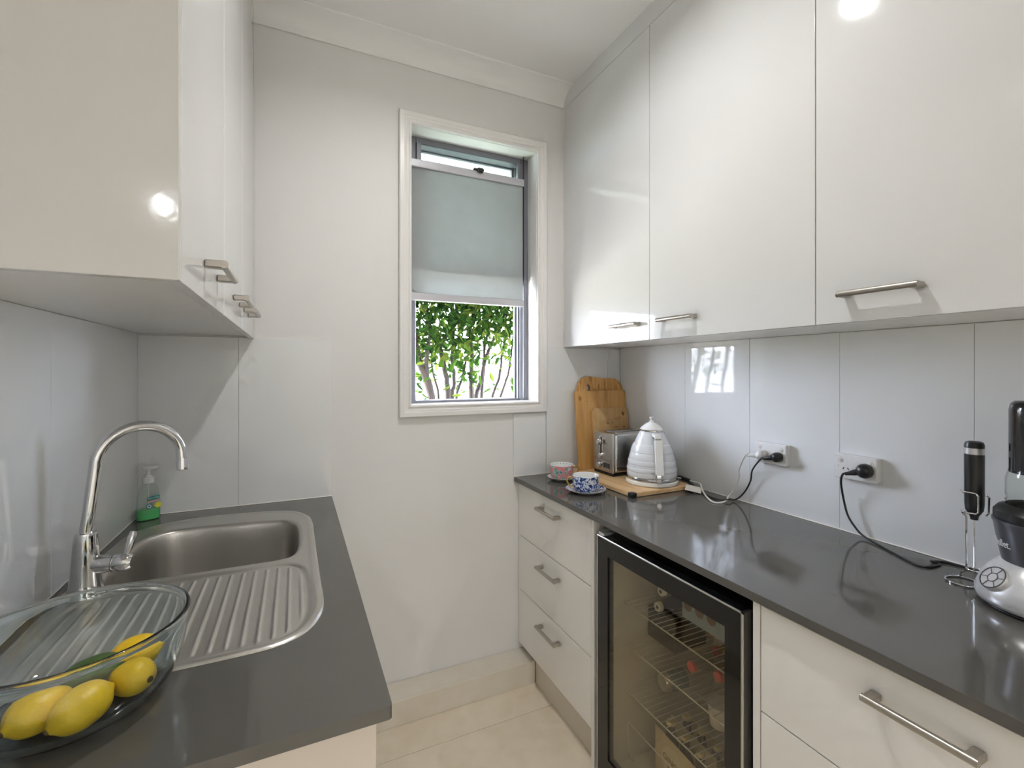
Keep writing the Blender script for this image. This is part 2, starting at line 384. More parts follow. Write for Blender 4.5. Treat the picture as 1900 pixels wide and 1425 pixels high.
for a in ((WX0 - .004, WX0 + .0015, D - .002, FY0, WZ0, WZ1), (WX1 - .0015, WX1 + .004, D - .002, FY0, WZ0, WZ1), (WX0, WX1, D - .002, FY0, WZ1 - .0015, WZ1 + .004), (WX0, WX1, D - .002, FY0, WZ0 - .004, WZ0 + .0015)): box(bm, *a)
ob('reveal_lining', bm, m_trim, w1, smooth=False)
bm = bm_new()
fw = 0.042
for a in ((WX0, WX0 + fw, FY0, FY1, WZ0, WZ1), (WX1 - fw, WX1, FY0, FY1, WZ0, WZ1), (WX0 + fw, WX1 - fw, FY0, FY1, WZ1 - .030, WZ1), (WX0 + fw, WX1 - fw, FY0, FY1, WZ0, WZ0 + .012)): box(bm, *a, bev=0.002, seg=1)
for x in (WX1 - fw - .007, ): box(bm, x, x + .008, FY0 + .012, FY0 + .024, WZ0, WZ1); box(bm, x - .004, x + .006, FY0 + .04, FY0 + .055, WZ0, WZ1)
ob('frame', bm, m_frame, w1, smooth=False)
SR0, SR1 = 1.825, 1.853
bm = bm_new()   # raised lower sash
for a in ((WX0 + .006, WX1 - .012, 1.998, 2.016, SR0, SR1), (WX0 + fw, WX0 + fw + .02, 1.998, 2.016, SR1, WZ1 - .031), (WX1 - fw - .02, WX1 - fw, 1.998, 2.016, SR1, WZ1 - .031)): box(bm, *a, bev=.0015, seg=1)
s1 = ob('sash', bm, m_frame, w1, smooth=False)
ob('pane', bx(WX0 + fw + .018, WX1 - fw - .018, 2.005, 2.009, SR1 - .004, WZ1 - .030), m_pane, s1, smooth=False)
lt = bm_new(); box(lt, .70, .75, 1.9985, 2.004, SR1 - .008, SR1 + .016, .004, 2); ob('latch', lt, m_black, s1)
bm = bm_new()   # fixed upper sash
for a in ((WX0 + fw, WX1 - fw, 2.064, 2.082, SR0, SR1), (WX0 + fw, WX0 + fw + .02, 2.064, 2.082, SR1, WZ1 - .031), (WX1 - fw - .02, WX1 - fw, 2.064, 2.082, SR1, WZ1 - .031), (WX0 + fw, WX1 - fw, 2.064, 2.082, WZ1 - .036, WZ1 - .028)): box(bm, *a, bev=.0015, seg=1)
s2 = ob('sash', bm, m_frame, w1, smooth=False)
ob('pane', bx(WX0 + fw + .018, WX1 - fw - .018, 2.071, 2.075, SR1 - .004, WZ1 - .034), m_pane, s2, smooth=False)

# blind hung inside the reveal
BY = 1.982; bx0, bx1 = WX0 + .004, .981
bl = thing('window_blind', 'pale grey-green translucent blind covering the upper window', 'blind', ((bx0 + bx1) / 2, BY, 1.704))
ob('top_rail', bx(bx0, bx1, BY - .012, BY + .012, 2.273, 2.307, .004, 2), m_alu, bl)
ob('bottom_rail', bx(bx0, bx1, BY - .011, BY + .011, 1.704, 1.735, .004, 2), m_alu, bl)
bm = bm_new(); nz = 24; prev = None
for k in range(nz + 1):
    z = 1.733 + (2.275 - 1.733) * k / nz; y = BY
    row = [bm.verts.new((bx0 + .003, y, z)), bm.verts.new((bx1 - .003, y, z))]
    if prev: bm.faces.new((prev[0], prev[1], row[1], row[0]))
    prev = row
ob('fabric', bm, m_blind, bl, ang=80)
bm = bm_new(); box(bm, .725, .775, BY - .020, BY + .006, 2.305, 2.314, .003, 2); box(bm, .742, .770, BY - .026, BY - .012, 2.296, 2.316, .004, 2)
ob('pull_tab', bm, m_black, bl)
for x in (bx1 + .0015, bx0 - .002): ob('side_guide', bx(x - .0012, x + .0012, BY - .004, BY + .004, WZ0 + .004, WZ1 - .004), m_black, bl, smooth=False)

# ------------------------------------------------------------------ outside
struct('ground', bx(-14, 14, D + .2, 26, .2, .72), M('pale_gravel', (0.62, 0.57, 0.47), .9, var=.15, vscale=30), 'pale sunlit ground outside the window', smooth=False)
struct('wall_boundary', bx(-14, 14, 11.0, 11.2, .72, 2.1), M('white_render', (0.82, 0.80, 0.76), .9, var=.03), 'white rendered garden wall far outside the window', smooth=False)
struct('eave', bx(-4, 4, D + .2, D + 1.35, 2.50, 2.60), m_ceil, 'white soffit of the eave over the window', smooth=False)
lawn = struct('lawn', bx(-14, 14, 5.0, 10.4, .72, .735), M('lawn_grass', (0.045, 0.055, 0.012), .9, var=.25, vscale=14), 'yellow-green lawn beyond the shrubs', smooth=False)
def leaf_bm(L=.066, W=.031):
    b = bm_new(); pr = [(0, 0), (.22, .75), (.5, 1), (.78, .62), (1, 0)]
    mid = [b.verts.new((0, L * t, -.004 * math.sin(t * 3.1))) for t, _ in pr]
    for s in (-1, 1):
        sd = [b.verts.new((s * W / 2 * w, L * t, .003 * w - .004 * math.sin(t * 3.1))) for t, w in pr[1:4]]
        b.faces.new((mid[0], mid[1], sd[0])); b.faces.new((mid[1], mid[2], sd[1], sd[0])); b.faces.new((mid[2], mid[3], sd[2], sd[1])); b.faces.new((mid[3], mid[4], sd[2]))
    return b
lb = leaf_bm(); leaf_mes = []
for q in m_leaf:
    me = bpy.data.meshes.new('leaf'); lb.to_mesh(me); me.materials.append(q); me.polygons.foreach_set('use_smooth', [True] * len(me.polygons)); leaf_mes.append(me)
LV = np.array([v.co[:] for v in lb.verts]); LF = [[v.index for v in f.verts] for f in lb.faces]; lb.free()
def unp(u, v, Y):
    a = (u - 950) / FPX; c, s = math.cos(YAW), math.sin(YAW); d = (a * c + s, -a * s + c, (688.53 - v) / FPX); t = Y / d[1]
    return Vector((d[0] * t, Y, 1.40 + d[2] * t))
def shrub(loc, stems, leaves_n, xr, yr, label, rnd, singles=0, dens=None):
    t = thing('shrub', label, 'shrub', loc, 'shrubs outside the window')
    for pts, r in stems:
        b = bm_new(); P = spline(pts, 5); n = len(P)
        P = [(p[0] + rnd.uniform(-.004, .004), p[1] + rnd.uniform(-.004, .004), p[2]) for p in P]
        tube(b, P, [r * (1 - .6 * i / n) for i in range(n)], 8); ob('stem', b, m_bark, t)
    verts, faces, mi = [], [], []; ns = 0
    for k in range(leaves_n):
        for _ in range(30):
            x, y, z = rnd.uniform(*xr), rnd.uniform(*yr), rnd.uniform(1.02, 2.75)
            if rnd.random() < dens(x, y, z): break
        s = rnd.uniform(.65, 1.3); rot = Matrix.Rotation(rnd.uniform(0, 6.283), 3, 'Z') @ Matrix.Rotation(rnd.uniform(-1.3, .7), 3, 'X') @ Matrix.Rotation(rnd.uniform(-.8, .8), 3, 'Y')
        g = rnd.random(); q = 2 if g > .78 else 1 if g > .42 else 0
        if ns < singles and y < yr[0] + .35 * (yr[1] - yr[0]) and .25 * y < x < .46 * y and 1.15 < z < 1.95:
            o = bpy.data.objects.new('leaf', leaf_mes[q]); COL.objects.link(o); o.parent = t
            o.matrix_local = Matrix.Translation(Vector((x, y, z)) - Vector(loc)) @ rot.to_4x4() @ Matrix.Scale(s, 4); ns += 1; continue
        A = np.array(rot) * s; base = len(verts)
        verts += (LV @ A.T + np.array((x, y, z)) - np.array(loc)).tolist(); faces += [[base + i for i in f] for f in LF]; mi += [q] * len(LF)
    me = bpy.data.meshes.new('foliage'); me.from_pydata(verts, [], faces)
    for q in m_leaf: me.materials.append(q)
    me.polygons.foreach_set('material_index', mi); me.polygons.foreach_set('use_smooth', [True] * len(faces))
    o = bpy.data.objects.new('foliage', me); COL.objects.link(o); o.parent = t; o['kind'] = 'stuff'
    return t
rnd = random.Random(7)
def px(pl, Y, foot=True):
    P = [unp(u, v, Y + dy) for (u, v, dy) in pl]
    if foot: P = [Vector((P[0].x + .01, P[0].y, .70))] + P
    return [tuple(p) for p in P]
stems = [(px([(803, 748, 0), (788, 700, 0), (775, 655, 0), (768, 600, .05), (758, 540, .1)], 3.05), .030),
         (px([(803, 748, 0), (792, 690, 0), (793, 655, -.03), (799, 610, 0), (792, 570, .05), (780, 510, .1)], 3.04), .020),
         (px([(832, 748, 0), (830, 710, 0), (822, 670, 0), (818, 640, .02), (832, 615, .05), (846, 575, .1), (850, 520, .1)], 3.2), .024),
         (px([(838, 748, 0), (843, 705, 0), (838, 665, 0), (842, 620, .05), (836, 570, .05), (838, 520, .1)], 3.25), .018),
         (px([(846, 748, 0), (855, 710, 0), (862, 680, 0), (872, 640, .1), (870, 580, .1)], 3.3), .014),
         (px([(876, 748, 0), (874, 705, 0), (876, 660, 0), (872, 610, .05), (884, 560, .1), (890, 510, .1)], 3.3), .024),
         (px([(882, 748, 0), (893, 705, 0), (900, 670, 0), (912, 640, 0), (930, 600, 0), (945, 555, 0)], 3.35), .022),
         (px([(893, 745, 0), (897, 690, 0), (899, 650, .05), (906, 600, .1), (900, 540, .1)], 3.45), .018),
         (px([(912, 748, 0), (926, 700, 0), (932, 655, 0), (940, 610, 0), (936, 560, .1)], 3.5), .016),
         (px([(928, 748, 0), (940, 705, 0), (948, 660, 0), (955, 610, 0), (965, 560, 0)], 3.4), .014),
         (px([(815, 748, 0), (806, 700, 0), (800, 665, 0), (812, 630, .1), (816, 580, .1)], 3.5), .012)]
def dmain(x, y, z):
    d = 0.10 if z < 1.34 else 0.24 if z < 1.46 else 0.62 if z < 1.58 else 1.0
    if z < 1.66 and x / y > .385: d *= .35
    return d
shrub((1.1, 3.3, .72), stems, 12000, (.35, 2.0), (2.85, 3.75), 'leafy multi-stemmed shrub straight outside the window', rnd, 300, dmain)
def simple_stems(x0, x1, n, y):
    o = []
    for k in range(n):
        x = x0 + (x1 - x0) * (k + .5) / n + rnd.uniform(-.08, .08); dx = rnd.uniform(-.15, .15)
        o.append(([(x, y, .70), (x + dx * .3, y + .05, 1.2), (x + dx * .6, y - .04, 1.6), (x + dx, y + .05, 2.1), (x + dx * 1.3, y, 2.5)], rnd.uniform(.014, .026)))
    return o
dside = lambda x, y, z: 0.12 if z < 1.4 else 0.6 if z < 1.65 else 1.0
shrub((-.8, 3.3, .72), simple_stems(-1.9, .20, 8, 3.3), 2600, (-2.1, .25), (2.9, 3.7), 'shrub outside, on the sink side of the window', rnd, 0, dside)
shrub((2.7, 3.3, .72), simple_stems(2.1, 3.3, 5, 3.35), 1400, (2.12, 3.5), (2.9, 3.7), 'shrub outside, on the fridge side of the window', rnd, 0, dside)

# ------------------------------------------------------------------ ceiling downlights
def downlight(x, y, label, strength, col):
    t = thing('downlight', label, 'downlight', (x, y, CEIL), 'recessed ceiling downlights')
    bm = bm_new(); lathe(bm, [(.044, 0.0), (.047, -.018), (.050, -.020), (.054, -.019), (.055, 0.0)], 32, (x, y, CEIL)); ob('beam_collar', bm, m_white, t)  # collar dropped below the ceiling, its depth added to narrow the beam
    bm = bm_new(); lathe(bm, [(0, -.0035), (.0365, -.0035)], 32, (x, y, CEIL)); ob('diffuser', bm, glow('lamp_glow', col, strength), t)
WARM, WARMER = (1.0, 0.99, 0.97), (0.95, 0.98, 1.0)
downlight(0.494, 0.996, 'recessed downlight in pantry ceiling over the aisle', PANTRY_LAMP * 10, WARM)
for x, y, nm in ((-.95, -3.1, 'sink side, far row'), (.5, -3.1, 'middle, far row, added for fill'), (1.95, -3.1, 'fridge side, far row, added for fill')):
    downlight(x, y, 'recessed downlight in adjoining room ceiling, ' + nm, ROOM_FILL * 10, WARMER)  # unseen lamps turned up as fill; middle and fridge-side ones are added

# ------------------------------------------------------------------ splashbacks (painted glass panels)
def splash(name_label, panels, loc, bead=None):
    t = thing('splashback', name_label, 'splashback', loc, 'white glass splashbacks')
    for p in panels: ob('panel', bx(*p, bev=.0008, seg=1), m_splash, t, smooth=False)
    if bead:
        ob('sealant_bead', bx(*bead, bev=.0015, seg=1), m_seal, t)
    return t
G = .0004
SP = .006
yj = [1.926 - SP, 1.1727, 0.8633, 0.5531, -0.05, YFR]
yj = [1.919, 1.4832, 1.1727, 0.8633, 0.5531, 0.10, YFR]
splash('glossy white glass splashback panels above the long bench', [(XR - SP, XR, b + G, a - G, ZB, ZUR + .003) for a, b in zip(yj[:-1], yj[1:])], (XR, .85, ZB), (XR - SP - .003, XR - SP + .001, YFR, D - SP, ZB - .0005, ZB + .003))
splash('white glass splashback in corner behind the standing wooden boards', [(1.0716, 1.424 - G, D - SP, D, ZB, 1.511), (1.424 + G, XR - SP, D - SP, D, ZB, 1.511), (.9015, 1.0695, D - SP, D, ZB, 1.2035)], (1.2, D, ZB), (.9015, XR - SP, D - SP - .003, D - SP + .001, ZB - .0005, ZB + .003))
splash('white glass splashback on end wall behind the sink', [(XL + SP, -.185 - G, D - SP, D, ZB, 1.520), (-.185 + G, .1275, D - SP, D, ZB, 1.520)], (-.18, D, ZB), (XL + SP, .1275, D - SP - .003, D - SP + .001, ZB - .0005, ZB + .003))
splash('glossy white glass splashback beside the chrome tap', [(XL, XL + SP, 1.32 + G, D, ZB, ZUL + .0085), (XL, XL + SP, .70, 1.32 - G, ZB, ZUL + .0085)], (XL, 1.3, ZB), (XL + SP - .001, XL + SP + .003, .70, D - SP, ZB - .0005, ZB + .003))

# ------------------------------------------------------------------ cabinets
def handle(parent, fx, sgn, y0, y1, z, out=.035):
    """bar handle on a door whose face is at x=fx; sgn = direction out of the face"""
    bm = bm_new(); y0, y1 = min(y0, y1), max(y0, y1)
    xb = fx + sgn * (out - .0065)
    tube(bm, [(xb, y0, z), (xb, y1, z)], .0068, 14)
    for ya, yb in ((y0 + .0005, y0 + .018), (y1 - .018, y1 - .0005)):
        xs = sorted((fx, xb + sgn * .0035)); box(bm, xs[0], xs[1], ya, yb, z - .0066, z + .0066, .002, 1)
    o = ob('handle', bm, m_nickel, parent); o['label'] = 'brushed nickel bar handle'; return o
def door(parent, nm, x0, x1, y0, y1, z0, z1, mat): return ob(nm, bx(x0, x1, y0, y1, z0, z1, .0012, 2), mat, parent)
g = .0012
# right wall cabinets
c = thing('wall_cabinet', 'tall gloss white wall cabinet with two doors beside the window', 'cabinet', (1.34, 1.32, ZUR), 'right-hand wall cabinets')
ob('body', bx(1.1872, XR, .729, D, ZUR + .004, CEIL), m_satin, c, smooth=False)
ob('scribe_strip', bx(XCR, 1.1872, 1.9185, D, ZUR, 2.66), m_satin, c, smooth=False)
ob('fascia', bx(XCR, 1.1872, .729, D, 2.6605, CEIL), m_gloss, c, smooth=False)
d1 = door(c, 'door', XCR, XCR + .018, 1.3248 + g, 1.9178, ZUR, 2.6595, m_gloss); handle(d1, XCR, -1, 1.528, 1.372, 1.5775)
d2 = door(c, 'door', XCR, XCR + .018, .7281 + g, 1.3248 - g, ZUR, 2.6595, m_gloss); handle(d2, XCR, -1, 1.2575, 1.101, 1.5775)
c = thing('wall_cabinet', 'gloss white wall cabinet above the blender and sockets', 'cabinet', (1.34, .24, ZUR), 'right-hand wall cabinets')
ob('body', bx(1.1872, XR, YFR, .7275, ZUR + .004, CEIL), m_satin, c, smooth=False)
ob('fascia', bx(XCR, 1.1872, YFR, .7275, 2.6605, CEIL), m_gloss, c, smooth=False)
d1 = door(c, 'door', XCR, XCR + .018, .130 + g, .7281 - g, ZUR, 2.6595, m_gloss); handle(d1, XCR, -1, .6615, .5055, 1.5775)
d2 = door(c, 'door', XCR, XCR + .018, YFR, .130 - g, ZUR, 2.6595, m_gloss)
# left wall cabinets
c = thing('wall_cabinet', 'gloss white single-door wall cabinet with plain end panel facing the room', 'cabinet', (-.31, .94, ZUL), 'left-hand wall cabinets')
ob('body', bx(XL, XCL - .0185, .7460, 1.1465, ZUL + .009, CEIL), m_satin, c, smooth=False)
ob('end_panel', bx(XL, XCL, .7285, .7452, ZUL, CEIL, .0008, 1), m_end, c, smooth=False)
d1 = door(c, 'door', XCL - .018, XCL, .7462, 1.1475 - g, ZUL, 2.6595, m_gloss); handle(d1, XCL, 1, .9075, 1.0615, 1.5785)
ob('fascia', bx(XCL - .018, XCL, .7462, 1.1465, 2.6605, CEIL), m_gloss, c, smooth=False)
c = thing('wall_cabinet', 'gloss white two-door wall cabinet above the sink by the end wall', 'cabinet', (-.31, 1.53, ZUL), 'left-hand wall cabinets')
ob('body', bx(XL, XCL - .0185, 1.1470, D, ZUL + .009, CEIL), m_satin, c, smooth=False)
d1 = door(c, 'door', XCL - .018, XCL, 1.1475 + g, 1.515 - g, ZUL, 2.6595, m_gloss); handle(d1, XCL, 1, 1.30, 1.455, 1.5785)
d2 = door(c, 'door', XCL - .018, XCL, 1.515 + g, D - .002, ZUL, 2.6595, m_gloss); handle(d2, XCL, 1, 1.556, 1.711, 1.5785)
ob('fascia', bx(XCL - .018, XCL, 1.1475, D, 2.6605, CEIL), m_gloss, c, smooth=False)
# right base cabinets
DF = .9255
c = thing('drawer_cabinet', 'white three-drawer base cabinet between end wall and bar fridge', 'cabinet', (1.2, 1.62, FLOOR), 'base drawer cabinets')
ob('body', bx(DF + .019, XR, 1.3275, 1.905, .16, ZB - .0202), m_satin, c, smooth=False)
ob('side_panel', bx(DF, XR, 1.3255, 1.3405, FLOOR, ZB - .0202, .0006, 1), m_drawer, c, smooth=False)
ob('scribe_strip', bx(DF + .004, DF + .022, 1.906, D, .16, ZB - .0202), m_drawer, c, smooth=False)
ob('kickboard', bx(.957, .972, 1.3405, 1.81, FLOOR, .165), m_kick, c, smooth=False)
for z0, z1, hz in ((.6555, .8865, .8335), (.4115, .6525, .5905), (.1645, .4085, .346)):
    d1 = door(c, 'drawer', DF, DF + .018, 1.3425, 1.9055, z0, z1, m_drawer); handle(d1, DF, -1, 1.699, 1.545, hz)
c = thing('drawer_cabinet', 'white wide-drawer base cabinet beside bar fridge below the blender', 'cabinet', (1.2, .3, FLOOR), 'base drawer cabinets')
ob('body', bx(DF + .019, XR, -.10, .694, .16, ZB - .0202), m_satin, c, smooth=False)
ob('side_panel', bx(DF, XR, .6975, .7145, FLOOR, ZB - .0202, .0006, 1), m_drawer, c, smooth=False)
ob('kickboard', bx(.957, .972, -.10, .6975, FLOOR, .165), m_kick, c, smooth=False)
for z0, z1 in ((.6555, .8865), (.4115, .6525), (.1645, .4085)):
    d1 = door(c, 'drawer', DF, DF + .018, -.09, .6945, z0, z1, m_drawer); handle(d1, DF, -1, .480, .325, (z1 - .056))
# left base cabinet
c = thing('base_cabinet', 'white base cabinet under the sink bench', 'cabinet', (-.19, 1.3, FLOOR))
ob('body', bx(XL, .088, .718, D, .16, ZB - .185), m_satin, c, smooth=False)
ob('end_panel', bx(XL, .107, .700, .717, FLOOR, ZB - .0202, .0006, 1), m_warm_lit, c, smooth=False)
for y0, y1 in ((.719, 1.118), (1.121, 1.52), (1.523, D)):
    d1 = door(c, 'door', .089, .107, y0, y1, .165, .885, m_drawer); handle(d1, .107, 1, (y0 + y1) / 2 - .07, (y0 + y1) / 2 + .07, .83)
ob('kickboard', bx(.045, .060, .718, 1.80, FLOOR, .165), m_kick, c, smooth=False)

# ------------------------------------------------------------------ benchtops
def inset(poly, k):
    cx = sum(p[0] for p in poly) / len(poly); cy = sum(p[1] for p in poly) / len(poly)
    return [(cx + (x - cx) * k, cy + (y - cy) * k) for x, y in poly]
SINK = spline([(-.455, 1.60), (-.438, 1.722), (-.372, 1.788), (-.264, 1.813), (-.113, 1.801), (-.009, 1.765), (.038, 1.69), (.0495, 1.597), (.050, 1.49), (.052, 1.184), (.0536, 1.05), (.043, .984), (.016, .936), (-.025, .912), (-.076, .906), (-.185, .906), (-.33, .907), (-.40, .925), (-.443, .97), (-.455, 1.06), (-.456, 1.30)], 6, True)
BASIN = spline([(-.395, 1.352), (-.411, 1.446), (-.404, 1.55), (-.383, 1.648), (-.34, 1.690), (-.27, 1.698), (-.19, 1.690), (-.08, 1.674), (-.025, 1.652), (0.0, 1.60), (.006, 1.51), (.003, 1.40), (-.010, 1.350), (-.035, 1.333), (-.10, 1.331), (-.24, 1.332), (-.36, 1.336)], 6, True)
bm = bm_new()
outer = [(XL + .001, D - .001), (XL + .001, .682)] + [(XBL - .006 + .006 * math.sin(R(a)), .682 + .006 - .006 * math.cos(R(a))) for a in (0, 22, 45, 67, 90)] + [(XBL, D - .001)]
holed(bm, outer, [inset(SINK, .955)], ZB - .020, ZB)
tag(ob('benchtop', bm, m_stone, smooth=False), 'dark grey stone benchtop holding the sink', 'benchtop', 'dark stone benchtops')
tag(ob('benchtop', bx(XBR, XR - .0005, -.12, D - .0005, ZB - .020, ZB, .0012, 2), m_stone), 'long dark grey stone benchtop above the bar fridge', 'benchtop', 'dark stone benchtops')

# ------------------------------------------------------------------ sink (pressed steel: heights over a fine plan grid)
def sdf(poly, X, Y):
    P = np.array(poly); Q = np.roll(P, -1, 0); d2 = np.full(X.shape, 1e9); ins = np.zeros(X.shape, bool); nx = np.zeros(X.shape); ny = np.zeros(X.shape)
    for (ax, ay), (bx_, by_) in zip(P, Q):
        ex, ey = bx_ - ax, by_ - ay; L = ex * ex + ey * ey
        t = np.clip(((X - ax) * ex + (Y - ay) * ey) / L, 0, 1); px_, py_ = ax + t * ex, ay + t * ey
        q = (X - px_) ** 2 + (Y - py_) ** 2; m = q < d2; d2 = np.where(m, q, d2); nx = np.where(m, px_, nx); ny = np.where(m, py_, ny)
        c_ = ((ay > Y) != (by_ > Y)) & (X < (bx_ - ax) * (Y - ay) / (by_ - ay + 1e-12) + ax); ins ^= c_
    return np.where(ins, -np.sqrt(d2), np.sqrt(d2)), nx, ny
ss = lambda a, b, x: (lambda t: t * t * (3 - 2 * t))(np.clip((x - a) / (b - a), 0, 1))
h = .0022
gx = np.arange(-.462, .060, h); gy = np.arange(.900, 1.822, h); X, Y = np.meshgrid(gx, gy, indexing='ij')
so, nx_, ny_ = sdf(SINK, X, Y); sb, _, _ = sdf(BASIN, X, Y)
DRAIN = spline([(-.35, 1.285), (-.24, 1.300), (-.10, 1.297), (-.03, 1.296), (.010, 1.265), (.028, 1.20), (.031, 1.05), (.018, .975), (-.012, .938), (-.06, .926), (-.185, .926), (-.34, .927), (-.40, .948), (-.428, 1.0), (-.43, 1.15), (-.41, 1.25)], 5, True)
sd, _, _ = sdf(DRAIN, X, Y)
Z = ZB + .0012 + .0035 * ss(0, -.006, so) - .0022 * ss(-.012, -.022, so)
Z += -.0040 * ss(.004, -.010, sd)                                   # drainer tray, a little lower
pitch = .0247; ph = (X + .2410 + (Y - 1.30) * -.157) / pitch if False else (X + .2355) / pitch
rib = np.maximum(0, 1 - np.abs((ph - np.round(ph)) * pitch) / .0046); rib = rib * rib * (3 - 2 * rib)
Z += .0038 * rib * ss(-.012, -.026, sd) * ss(1.287, 1.272, Y)
wall = ss(.004, -.020, sb); Z += -.004 * ss(.012, .002, sb) - .150 * wall - .010 * ss(-.02, -.2, sb)
oX = np.where(so > 0, nx_, X); oY = np.where(so > 0, ny_, Y); Z = np.where(so > 0, ZB + .0005, Z)
sink = thing('sink', 'stainless steel sink with deep basin and ribbed drainer', 'sink', (-.2, 1.35, ZB))
def grid_mesh(name, keep, mat, parent):
    idx = -np.ones(X.shape, int); V = []; Fc = []
    K = keep[:-1, :-1] & keep[1:, :-1] & keep[1:, 1:] & keep[:-1, 1:] if False else keep
    ii, jj = np.nonzero(K)
    for i, j in zip(ii, jj):
        q = []
        for a, b in ((i, j), (i + 1, j), (i + 1, j + 1), (i, j + 1)):
            if idx[a, b] < 0: idx[a, b] = len(V); V.append((oX[a, b] + .2, oY[a, b] - 1.35, Z[a, b] - ZB))
            q.append(int(idx[a, b]))
        Fc.append(q)
    me = bpy.data.meshes.new(name); me.from_pydata(V, [], Fc); me.materials.append(mat)
    me.polygons.foreach_set('use_smooth', [True] * len(Fc)); me.update()
    o = bpy.data.objects.new(name, me); COL.objects.link(o); o.parent = parent; return o
cin = (so[:-1, :-1] < 0) | (so[1:, :-1] < 0) | (so[1:, 1:] < 0) | (so[:-1, 1:] < 0)
cb = (sb[:-1, :-1] + sb[1:, :-1] + sb[1:, 1:] + sb[:-1, 1:]) / 4
grid_mesh('drainboard', cin & (cb >= .0135), m_steel, sink)
grid_mesh('basin', cin & (cb < .0135), m_basin, sink)
bm = bm_new(); lathe(bm, [(0, .001), (.012, .001), (.016, .004), (.036, .0045), (.041, .0015), (.042, 0)], 32, (-.19, 1.52, ZB - .1665 + .004)); ob('waste', bm, m_chrome, sink)

# ------------------------------------------------------------------ tap
TB = Vector((-.417, 1.3155, ZB + .0015)); dS = Vector((.857, .515, 0))
tap = thing('mixer_tap', 'chrome gooseneck mixer tap with side lever beside the sink', 'tap', TB)
def taper_line(p0, p1, rs, n=24):
    b = bm_new(); k = len(rs); tube(b, [Vector(p0).lerp(Vector(p1), i / (k - 1)) for i in range(k)], rs, n); return b
bm = bm_new(); lathe(bm, [(0, 0), (.0305, 0), (.0315, .003), (.030, .008), (.0275, .020), (.025, .055), (.0225, .095), (.0205, .122), (.0195, .128), (.0150, .129), (0, .129)], 36, TB); ob('body', bm, m_chrome, tap)
P = []
top = TB + Vector((0, 0, .122))
for t in np.linspace(0, 1, 8): P.append(top.lerp(TB + dS * .0165 + Vector((0, 0, 1.187 - TB.z)), t))
cc = TB + dS * .100; cc.z = 1.187
for a in np.linspace(176, 2, 30): P.append(cc + dS * (.0835 * math.cos(R(a))) + Vector((0, 0, .0835 * math.sin(R(a)))))
P.append(cc + dS * .0845 + Vector((0, 0, -.012)))
bm = bm_new(); tube(bm, P, .0118, 20); ob('spout', bm, m_chrome, tap)
e = cc + dS * .0846
bm = bm_new(); lathe(bm, [(0, -.030), (.0125, -.030), (.0140, -.028), (.0138, -.010), (.0122, -.005), (.0122, 0), (0, 0)], 28, (e.x, e.y, e.z - .004)); ob('aerator', bm, m_chrome, tap)
cz = .976; c0 = Vector((TB.x, TB.y, cz)); dl = Vector((.985, -.12, -.04)).normalized()
bm = taper_line(c0 + dl * .012, c0 + dl * .050, [.0185, .0190, .0190]); ob('cartridge_housing', bm, m_chrome, tap)
bm = taper_line(c0 + dl * .0505, c0 + dl * .086, [.0165, .0185, .0195, .0195, .019, .0175, .013]); kn = ob('lever_hub', bm, m_chrome, tap)
h0 = c0 + dl * .074 + Vector((0, 0, .012)); bm = taper_line(h0, h0 + Vector((.010, .012, .052)), [.0050, .0058, .0070, .0078, .0078, .006]); ob('lever', bm, m_chrome, kn)

# ------------------------------------------------------------------ soap bottle
S0 = Vector((-.434, 1.868, ZB)); sa = R(30)
rotS = Matrix.Rotation(sa, 4, 'Z'); MS = Matrix.Translation(S0) @ rotS
soap = thing('soap_dispenser', 'clear pump bottle of green hand soap in the corner by the sink', 'soap dispenser', S0)
def loft(bm, secs, n=36, mat=None, caps=True):
    rings = []
    for (w, d, z) in secs:
        ring = []
        for k in range(n):
            a = 2 * math.pi * k / n; c_, s_ = math.cos(a), math.sin(a); p = .75
            ring.append(bm.verts.new((w * math.copysign(abs(c_) ** p, c_), d * math.copysign(abs(s_) ** p, s_), z)))
        rings.append(ring)
    for A, B in zip(rings[:-1], rings[1:]):
        for k in range(n): bm.faces.new((A[k], A[(k + 1) % n], B[(k + 1) % n], B[k]))
    if caps: bm.faces.new(rings[0][::-1]); bm.faces.new(rings[-1])
    if mat is not None: bmesh.ops.transform(bm, matrix=mat, verts=[v for r_ in rings for v in r_])
    return bm
secs = [(.027, .014, 0), (.031, .017, .003), (.0325, .018, .012), (.0325, .018, .045), (.0305, .0175, .075), (.026, .0165, .098), (.018, .014, .113), (.0125, .0125, .120), (.0115, .0115, .125)]
ob('bottle', loft(bm_new(), secs, mat=MS), m_clearpl, soap)
ob('liquid', loft(bm_new(), [(.026, .013, .0012), (.030, .016, .004), (.0312, .0168, .012), (.0312, .0168, .036)], mat=MS), M('green_liquid', (.10, .52, .17), .15, var=.05), soap)
bm = bm_new(); lathe(bm, [(0, .120), (.0155, .120), (.0155, .136), (.0145, .139), (.009, .140), (.0085, .146), (0, .146)], 28, mat=MS); cap = ob('collar', bm, m_white, soap)
bm = bm_new(); lathe(bm, [(0, .146), (.0052, .146), (.0052, .166), (0, .166)], 16, mat=MS)
t = bm_new(); prism(t, [(-.026, -.006), (.010, -.011), (.015, -.008), (.016, 0), (.015, .008), (.010, .011), (-.026, .006)], .164, .172); t.transform(MS @ Matrix.Rotation(R(180), 4, 'Z')); join(bm, t)
ob('pump_head', bm, m_white, soap)
bm = bm_new(); lathe(bm, [(0, .02), (.002, .02), (.002, .12), (0, .12)], 8, mat=MS); ob('dip_tube', bm, m_white, soap)
